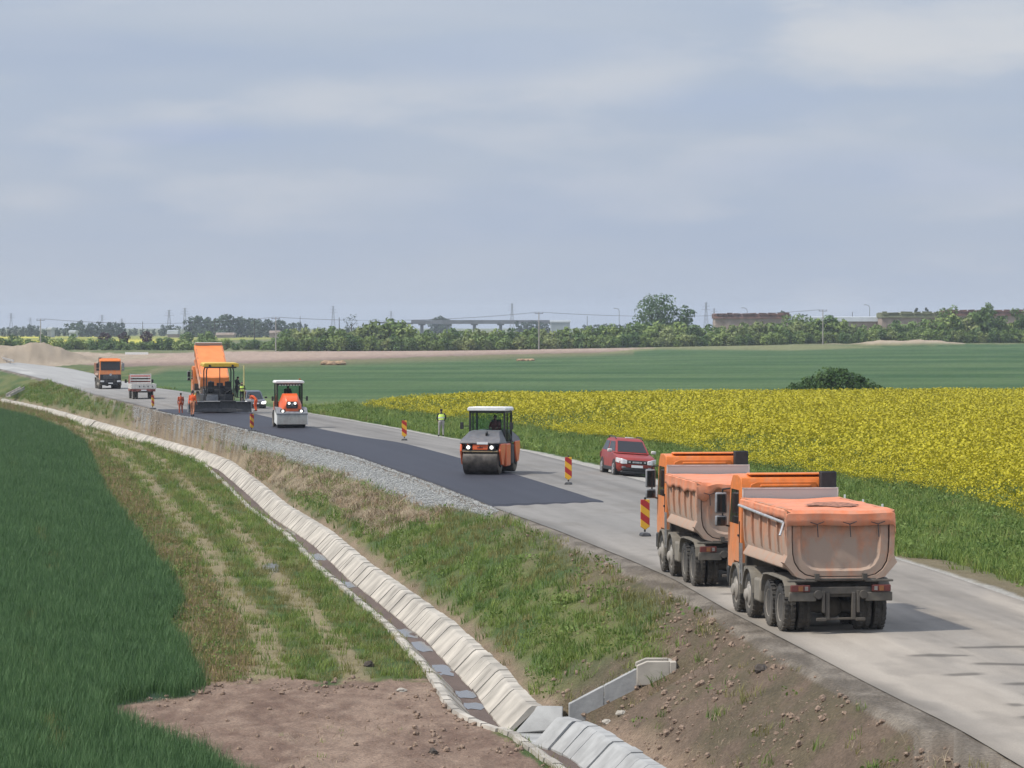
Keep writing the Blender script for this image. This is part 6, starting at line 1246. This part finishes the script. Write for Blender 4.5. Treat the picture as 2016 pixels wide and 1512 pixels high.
rock('concrete_chunk', 'pale chunk lying right of the foot of the drain chute, beyond the smaller one', 1222, 1412, -1.8, .16, M['concrete'], 8, 'concrete chunk', .4)
rock('paper_litter', 'scrap of white litter on the gravel edge', 716, 959, -.7, .13, M['white'], 6, 'litter', .4)
def pipe():
    A, B = gp(16, 778, -1.3), gp(44, 764, -.6); t = thing('drain_chute', 'white drain chute lying on the grassy bank at the far left', 'drain chute', A); mb = MB(); d = Vector(B) - Vector(A)
    n = d.cross(Vector((0, 0, 1))).normalized() * .25; u = Vector((0, 0, .18))
    for s in (-1, 1): mb.loft([[n * s - n * .15 * s - u, n * s + n * .15 * s - u, n * s + n * .15 * s + u, n * s - n * .15 * s + u], [d + n * s - n * .15 * s - u, d + n * s + n * .15 * s - u, d + n * s + n * .15 * s + u, d + n * s - n * .15 * s + u]])
    mb.loft([[-n - u, n - u, n - u * .6, -n - u * .6], [d - n - u, d + n - u, d + n - u * .6, d - n - u * .6]]); mb.build('channel', M['concrete'], t)
pipe()
# ------------------------------------------------------------------ poles, pylons, wires
def pole(px, top, base, Y, label, mat='concrete', arms=True, w=.30, group=None):
    p = on(px, Y); h = 7 + (640 - top) / F_PX * Y - p[2]; t = thing('utility_pole', label, 'utility pole', p, R(random.Random(px).uniform(-8, 8)), group)
    mb = MB(); mb.cyl((0, 0, -.5), (0, 0, h), w * .6, w * .38, 8); mb.build('post', M[mat], t)
    if arms:
        mb = MB(); mb.box((0, 0, h - .35), (2.4, .12, .14)); ca_ = mb.build('crossarm', M['dark'], t); mb = MB(); [mb.cyl((x, 0, h - .3), (x, 0, h + .12), .07, .05, 6) for x in (-1.05, 0, 1.05)]; mb.build('insulator', M['grey'], ca_)
    return (p[0], p[1], p[2] + h - .2)
M['polewood'] = pmat('weathered_wood_pole', (.065, .058, .05), .9, var=.2); M['polecon'] = pmat('concrete_pole', (.33, .315, .28), .9, var=.1)
q0 = pole(80, 628, 694, 985, 'leftmost pale concrete pole with a crossarm, standing at the earth heaps', 'polecon'); q1 = pole(543, 625, 690, 985, 'pale concrete pole at the left end of the tall hedge', 'polecon')
q2 = pole(1061, 615, 686, 1000, 'pale concrete pole before the middle of the tall hedge', 'polecon'); q3 = pole(1620, 610, 676, 1010, 'rightmost tall pale pole before the hedge', 'polecon')
pole(423, 627, 662, 1500, 'dark wooden pole above the bushes right of the raised truck bed', 'polewood', False, .4); pole(501, 629, 662, 1500, 'dark wooden pole just left of the pole at the hedge end', 'polewood', False, .4); pole(281, 633, 655, 1700, 'dark wooden pole above the rightmost purple tree', 'polewood', False, .35)
pole(591, 622, 650, 1800, 'thin dark pole above the left end of the tall hedge', 'polewood', False, .3); pole(668, 625, 655, 1600, 'thin dark pole left of the grey half bare tree', 'polewood', False, .4); pole(1156, 622, 640, 1900, 'thin dark pole above the hedge left of the curved lamp post', 'polewood', False, .35)
pole(1678, 614, 635, 1600, 'short dark pole above the pale roof of the middle hall', 'polewood', False, .35)
for k, (a, b) in enumerate(((q0, q1), (q1, q2), (q2, q3))):
    mb = MB(); a, b = Vector(a), Vector(b)
    for off in (-1.05, 0, 1.05):
        pts = [a.lerp(b, i / 16) + Vector((off, 0, .3 - 1.6 * (1 - (i / 8 - 1) ** 2))) for i in range(17)]; mb.tube(pts, .016, 4)
    tag(mb.build('overhead_wires', M['dark'], None), ('overhead wires between the two leftmost concrete poles', 'overhead wires between the pole at the hedge end and the next pole', 'overhead wires between the two right hand concrete poles')[k], 'overhead wires')
def pylon(px, top, Y, label, wide=3.2):
    p = on(px, Y); h = 7 + (640 - top) / F_PX * Y - p[2]; t = thing('pylon', label, 'pylon', p, .3); mb = MB(); m2 = MB(); n = 9
    def w(u): return wide * (1 - u) ** 1.1 + .45
    cs = [[(sx * w(k / n) / 2, sy * w(k / n) / 2, h * k / n) for sx, sy in ((-1, -1), (1, -1), (1, 1), (-1, 1))] for k in range(n + 1)]
    for k in range(n):
        for i in range(4): mb.cyl(cs[k][i], cs[k + 1][i], .11, .10, 4, False); mb.cyl(cs[k][i], cs[k + 1][(i + 1) % 4], .055, .055, 4, False)
    mb.build('lattice_mast', M['pylon'], t)
    for z, l in ((.78, 7), (.88, 5.4), (.97, 3.4)): m2.box((0, 0, h * z), (l, .2, .18))
    m2.build('crossarm', M['pylon'], t)
M['pylon'] = pmat('galvanised_steel', (.20, .20, .21), .6, var=.1)
for px, top, Y, lab in ((22, 616, 3000, 'leftmost faint pylon at the left edge'), (60, 625, 3400, 'short faint pylon left of the leftmost pole'), (201, 620, 3000, 'faint pylon behind the far woods above the far dump truck'), (240, 627, 3400, 'smallest faint pylon at the right end of the left woods'), (333, 610, 2500, 'left one of the two dark pylons left of the raised truck bed'), (364, 606, 2500, 'right one of the two dark pylons, above the raised truck bed'), (656, 602, 2700, 'tall pylon left of the grey half bare tree'), (770, 612, 3400, 'faint pylon above the pale tops of the hedge'), (1008, 597, 2700, 'tall pylon behind the viaduct'), (1390, 595, 2500, 'tall pylon just right of the tallest tree'), (1406, 607, 2900, 'short pylon beside the left end of the rusty hall')): pylon(px, top, Y, lab)
def lamp_post(px, top, Y, label, curve_):
    p = on(px, Y); h = 7 + (640 - top) / F_PX * Y - p[2]; t = thing('lamp_post', label, 'lamp post', p); mb = MB(); mb.tube([(0, 0, 0), (0, 0, h - 1.2), (curve_ * .5, 0, h - .3), (curve_ * 1.6, 0, h)], .12, 6); mb.build('post', M['grey'], t); mb = MB(); mb.box((curve_ * 2.0, 0, h), (1.0, .4, .25)); mb.build('lamp_head', M['grey'], t, bevel=.05)
lamp_post(1219, 607, 1600, 'curved lamp post above the hedge left of the tallest tree', -1); lamp_post(1471, 606, 1500, 'curved lamp post above the rusty hall', -1); lamp_post(1712, 600, 1500, 'curved lamp post above the pale roof of the middle hall', -1)
# ------------------------------------------------------------------ far buildings and viaduct
M['beige'] = pmat('pinkish_render', (.34, .265, .22), .9, var=.15, vscale=.4); M['rust'] = pmat('rusty_roof', (.16, .085, .065), .9, var=.35, vscale=.5); M['mossy'] = pmat('mossy_roof', (.16, .17, .09), .9, var=.2, vscale=.4); M['paleroof'] = pmat('pale_roof', (.40, .43, .45), .7, var=.08, vscale=.3); M['viad'] = pmat('viaduct_concrete', (.15, .155, .165), .9, var=.15, vscale=.2); M['dkwin'] = pmat('dark_window', (.02, .02, .022), .3)
def hall(px0, px1, ytop, Y, label, roof, wall='beige', rh=2.0, name='hall', win=True, debris=False):
    x0, x1 = (px0 - CX) / F_PX * Y, (px1 - CX) / F_PX * Y; zt = 7 + (640 - ytop) / F_PX * Y; g = min(ground_z(x0, Y), ground_z(x1, Y)) - .5
    t = thing(name, label, 'building', ((x0 + x1) / 2, Y, g)); W_, H_ = x1 - x0, zt - g; mb = MB(); mb.box((0, 8, (H_ - rh) / 2), (W_, 16, H_ - rh)); w = mb.build('wall', M[wall], t)
    mb = MB(); mb.prism([(-.6, H_ - rh), (16.6, H_ - rh), (16.2, H_ - .35), (8, H_), (-.2, H_ - .3)], -W_ / 2 - .4, W_ / 2 + .4, 'x')
    if debris:
        r = random.Random(int(px0)); x = -W_ / 2
        while x < W_ / 2: l = r.uniform(2, 7); mb.box((x + l / 2, 0, H_ - .2), (l * .8, 1.5, r.uniform(.3, 1.2)), (0, r.uniform(-.05, .05), 0)); x += l
    mb.build('roof', M[roof], t)
    if win:
        n = max(2, int(W_ / 6))
        for k in range(n): mb = MB(); mb.box((-W_ / 2 + W_ * (k + .5) / n, -.02, (H_ - rh) * .62), (W_ / n * .5, .12, (H_ - rh) * .22)); mb.build('window', M['dkwin'], w)
    mb = MB(); [mb.box((-W_ / 2 + W_ * (k + .5) / 8, -.1, (H_ - rh) / 2), (.4, .24, H_ - rh)) for k in range(8)]; mb.build('pilaster', M[wall], w)
hall(1408, 1552, 617, 1350, 'long pinkish hall with a ruined rusty roof right of the tallest tree', 'rust', debris=True, win=False)
hall(1553, 1734, 623, 1360, 'long low hall with a pale grey roof between two rusty roofed halls', 'paleroof', win=False)
hall(1736, 1858, 615, 1345, 'pinkish hall with a mossy and rusty roof left of the notched tree', 'mossy', debris=True, win=False); hall(1859, 2060, 611, 1340, 'pinkish hall with a dark rusty roof at the right edge of the photo', 'rust', debris=True, win=False)
hall(1084, 1122, 630, 2200, 'far white flat roofed shed right of the viaduct', 'paleroof', 'paleroof', 1.5, 'shed', False); hall(330, 349, 650, 2150, 'small white roofed house before the far woods left of the raised truck bed', 'paleroof', 'beige', 2.5, 'house', False); hall(94, 101, 644, 2150, 'tiny white house right of the leftmost pole', 'paleroof', 'paleroof', 1.5, 'house', False); hall(136, 147, 650, 2150, 'tiny white shed at the foot of the far woods', 'paleroof', 'paleroof', 1.5, 'shed', False); hall(426, 460, 655, 2100, 'long low pale shed under the far woods right of the raised truck bed', 'beige', 'beige', 1.5, 'shed', False); hall(531, 550, 651, 2100, 'low pale shed behind the pole at the hedge end', 'beige', 'beige', 1.5, 'shed', False)
p = on(265, 900); t = thing('concrete_slab', 'white concrete beam lying on the far brown field above the far dump truck', 'concrete beam', (p[0], 905, p[2])); mb = MB(); mb.box((0, 0, .3), (6, .6, .6)); mb.box((1.2, .5, .25), (2.5, .5, .5)); mb.build('beam', M['white'], t)
def viaduct():
    Y = 2450; x0, x1 = (810 - CX) / F_PX * Y, (1120 - CX) / F_PX * Y; t = thing('viaduct', 'long grey road viaduct on piers crossing the horizon behind the hedge', 'viaduct', ((x0 + x1) / 2, Y, -.7)); W_ = x1 - x0; zd = 7 + (640 - 637) / F_PX * Y + .7
    mb = MB(); mb.box((0, 0, zd + .8), (W_, 11, 2.1)); mb.box((-W_ / 2 - 14, 0, zd + .4), (30, 11, 1.2), (0, .03, 0)); mb.build('deck', M['viad'], t)
    for s in (-1, 1): mb = MB(); mb.box((0, s * 5.3, zd + 2.1), (W_, .3, .7)); mb.build('parapet', M['viad'], t)
    for k in range(6): mb = MB(); x = -W_ / 2 + W_ * (k + .4) / 6; mb.box((x, 0, zd / 2), (2.2, 7, zd)); mb.box((x, 0, zd - .6), (5.0, 9, 1.2)); mb.build('pier', M['viad'], t)
viaduct()
# ------------------------------------------------------------------ straw heaps, guard rail
M['strawheap'] = pmat('old_straw', (.30, .20, .12), .95, var=.3, vscale=1.2, bump=.5, bscale=4)
def heap(label, px, py, w, h, seed):
    Y = 800; p = gp(px, py, -.65); r = random.Random(seed); mb = MB()
    for k in range(7): mb.sphere((r.uniform(-.38, .38) * w, r.uniform(-.6, .6), h * r.uniform(.05, .3)), (w * r.uniform(.16, .26), 1.3, h * r.uniform(.45, .75)), 12)
    mb.v = [(a + r.uniform(-.1, .1), b, c + r.uniform(-.08, .08)) for a, b, c in mb.v]; o = mb.build('straw_heap', M['strawheap'], None, smooth=False); o.location = (p[0], p[1], ground_z(p[0], p[1])); tag(o, label, 'straw heap')
heap('brown straw heap on the green field above the white apron roller', 660, 718, 5.2, 1.1, 1); heap('small pale straw heap on the green field before the middle pole', 1034, 712, 3.6, .6, 2)
def rail():
    t = thing('guard_rail', 'short grey guard rail at the far left edge of the road', 'guard rail'); mb = MB(); pts = [(-90, 694), (-30, 703), (0, 707), (26, 715)]; ps = [gp(a, b + 4, 0) for a, b in pts]
    for a, b in zip(ps[:-1], ps[1:]): A, B = Vector(a), Vector(b); u = Vector((0, 0, .16)); mb.loft([[A + Vector((0, 0, .75)) - u, A + Vector((.08, 0, .75)) - u, A + Vector((.08, 0, .75)) + u, A + Vector((0, 0, .75)) + u], [B + Vector((0, 0, .75)) - u, B + Vector((.08, 0, .75)) - u, B + Vector((.08, 0, .75)) + u, B + Vector((0, 0, .75)) + u]])
    mb.build('beam', M['alu'], t)
    for a, b in zip(ps[:-1], ps[1:]):
        for k in range(4): q = Vector(a).lerp(Vector(b), k / 4); mb = MB(); mb.box((q.x + .1, q.y, .4), (.1, .14, 1.0)); mb.build('post', M['grey'], t)
rail()
# ------------------------------------------------------------------ summer haze over the plain
def haze():
    mb = MB(); mb.box((0, 4300, 24), (9000, 8800, 60)); m = bpy.data.materials.new('haze'); m.use_nodes = True; nt = m.node_tree; nt.nodes.clear()
    o = N(nt, 'ShaderNodeOutputMaterial'); v = N(nt, 'ShaderNodeVolumePrincipled'); v.inputs['Color'].default_value = (.82, .90, 1.0, 1); v.inputs['Density'].default_value = HAZE_D; v.inputs['Anisotropy'].default_value = 0.0
    nt.links.new(v.outputs[0], o.inputs['Volume']); m.cycles.homogeneous_volume = True
    tag(mb.build('haze', m, smooth=False), kind='stuff')
HAZE_D = 0.0001
haze()
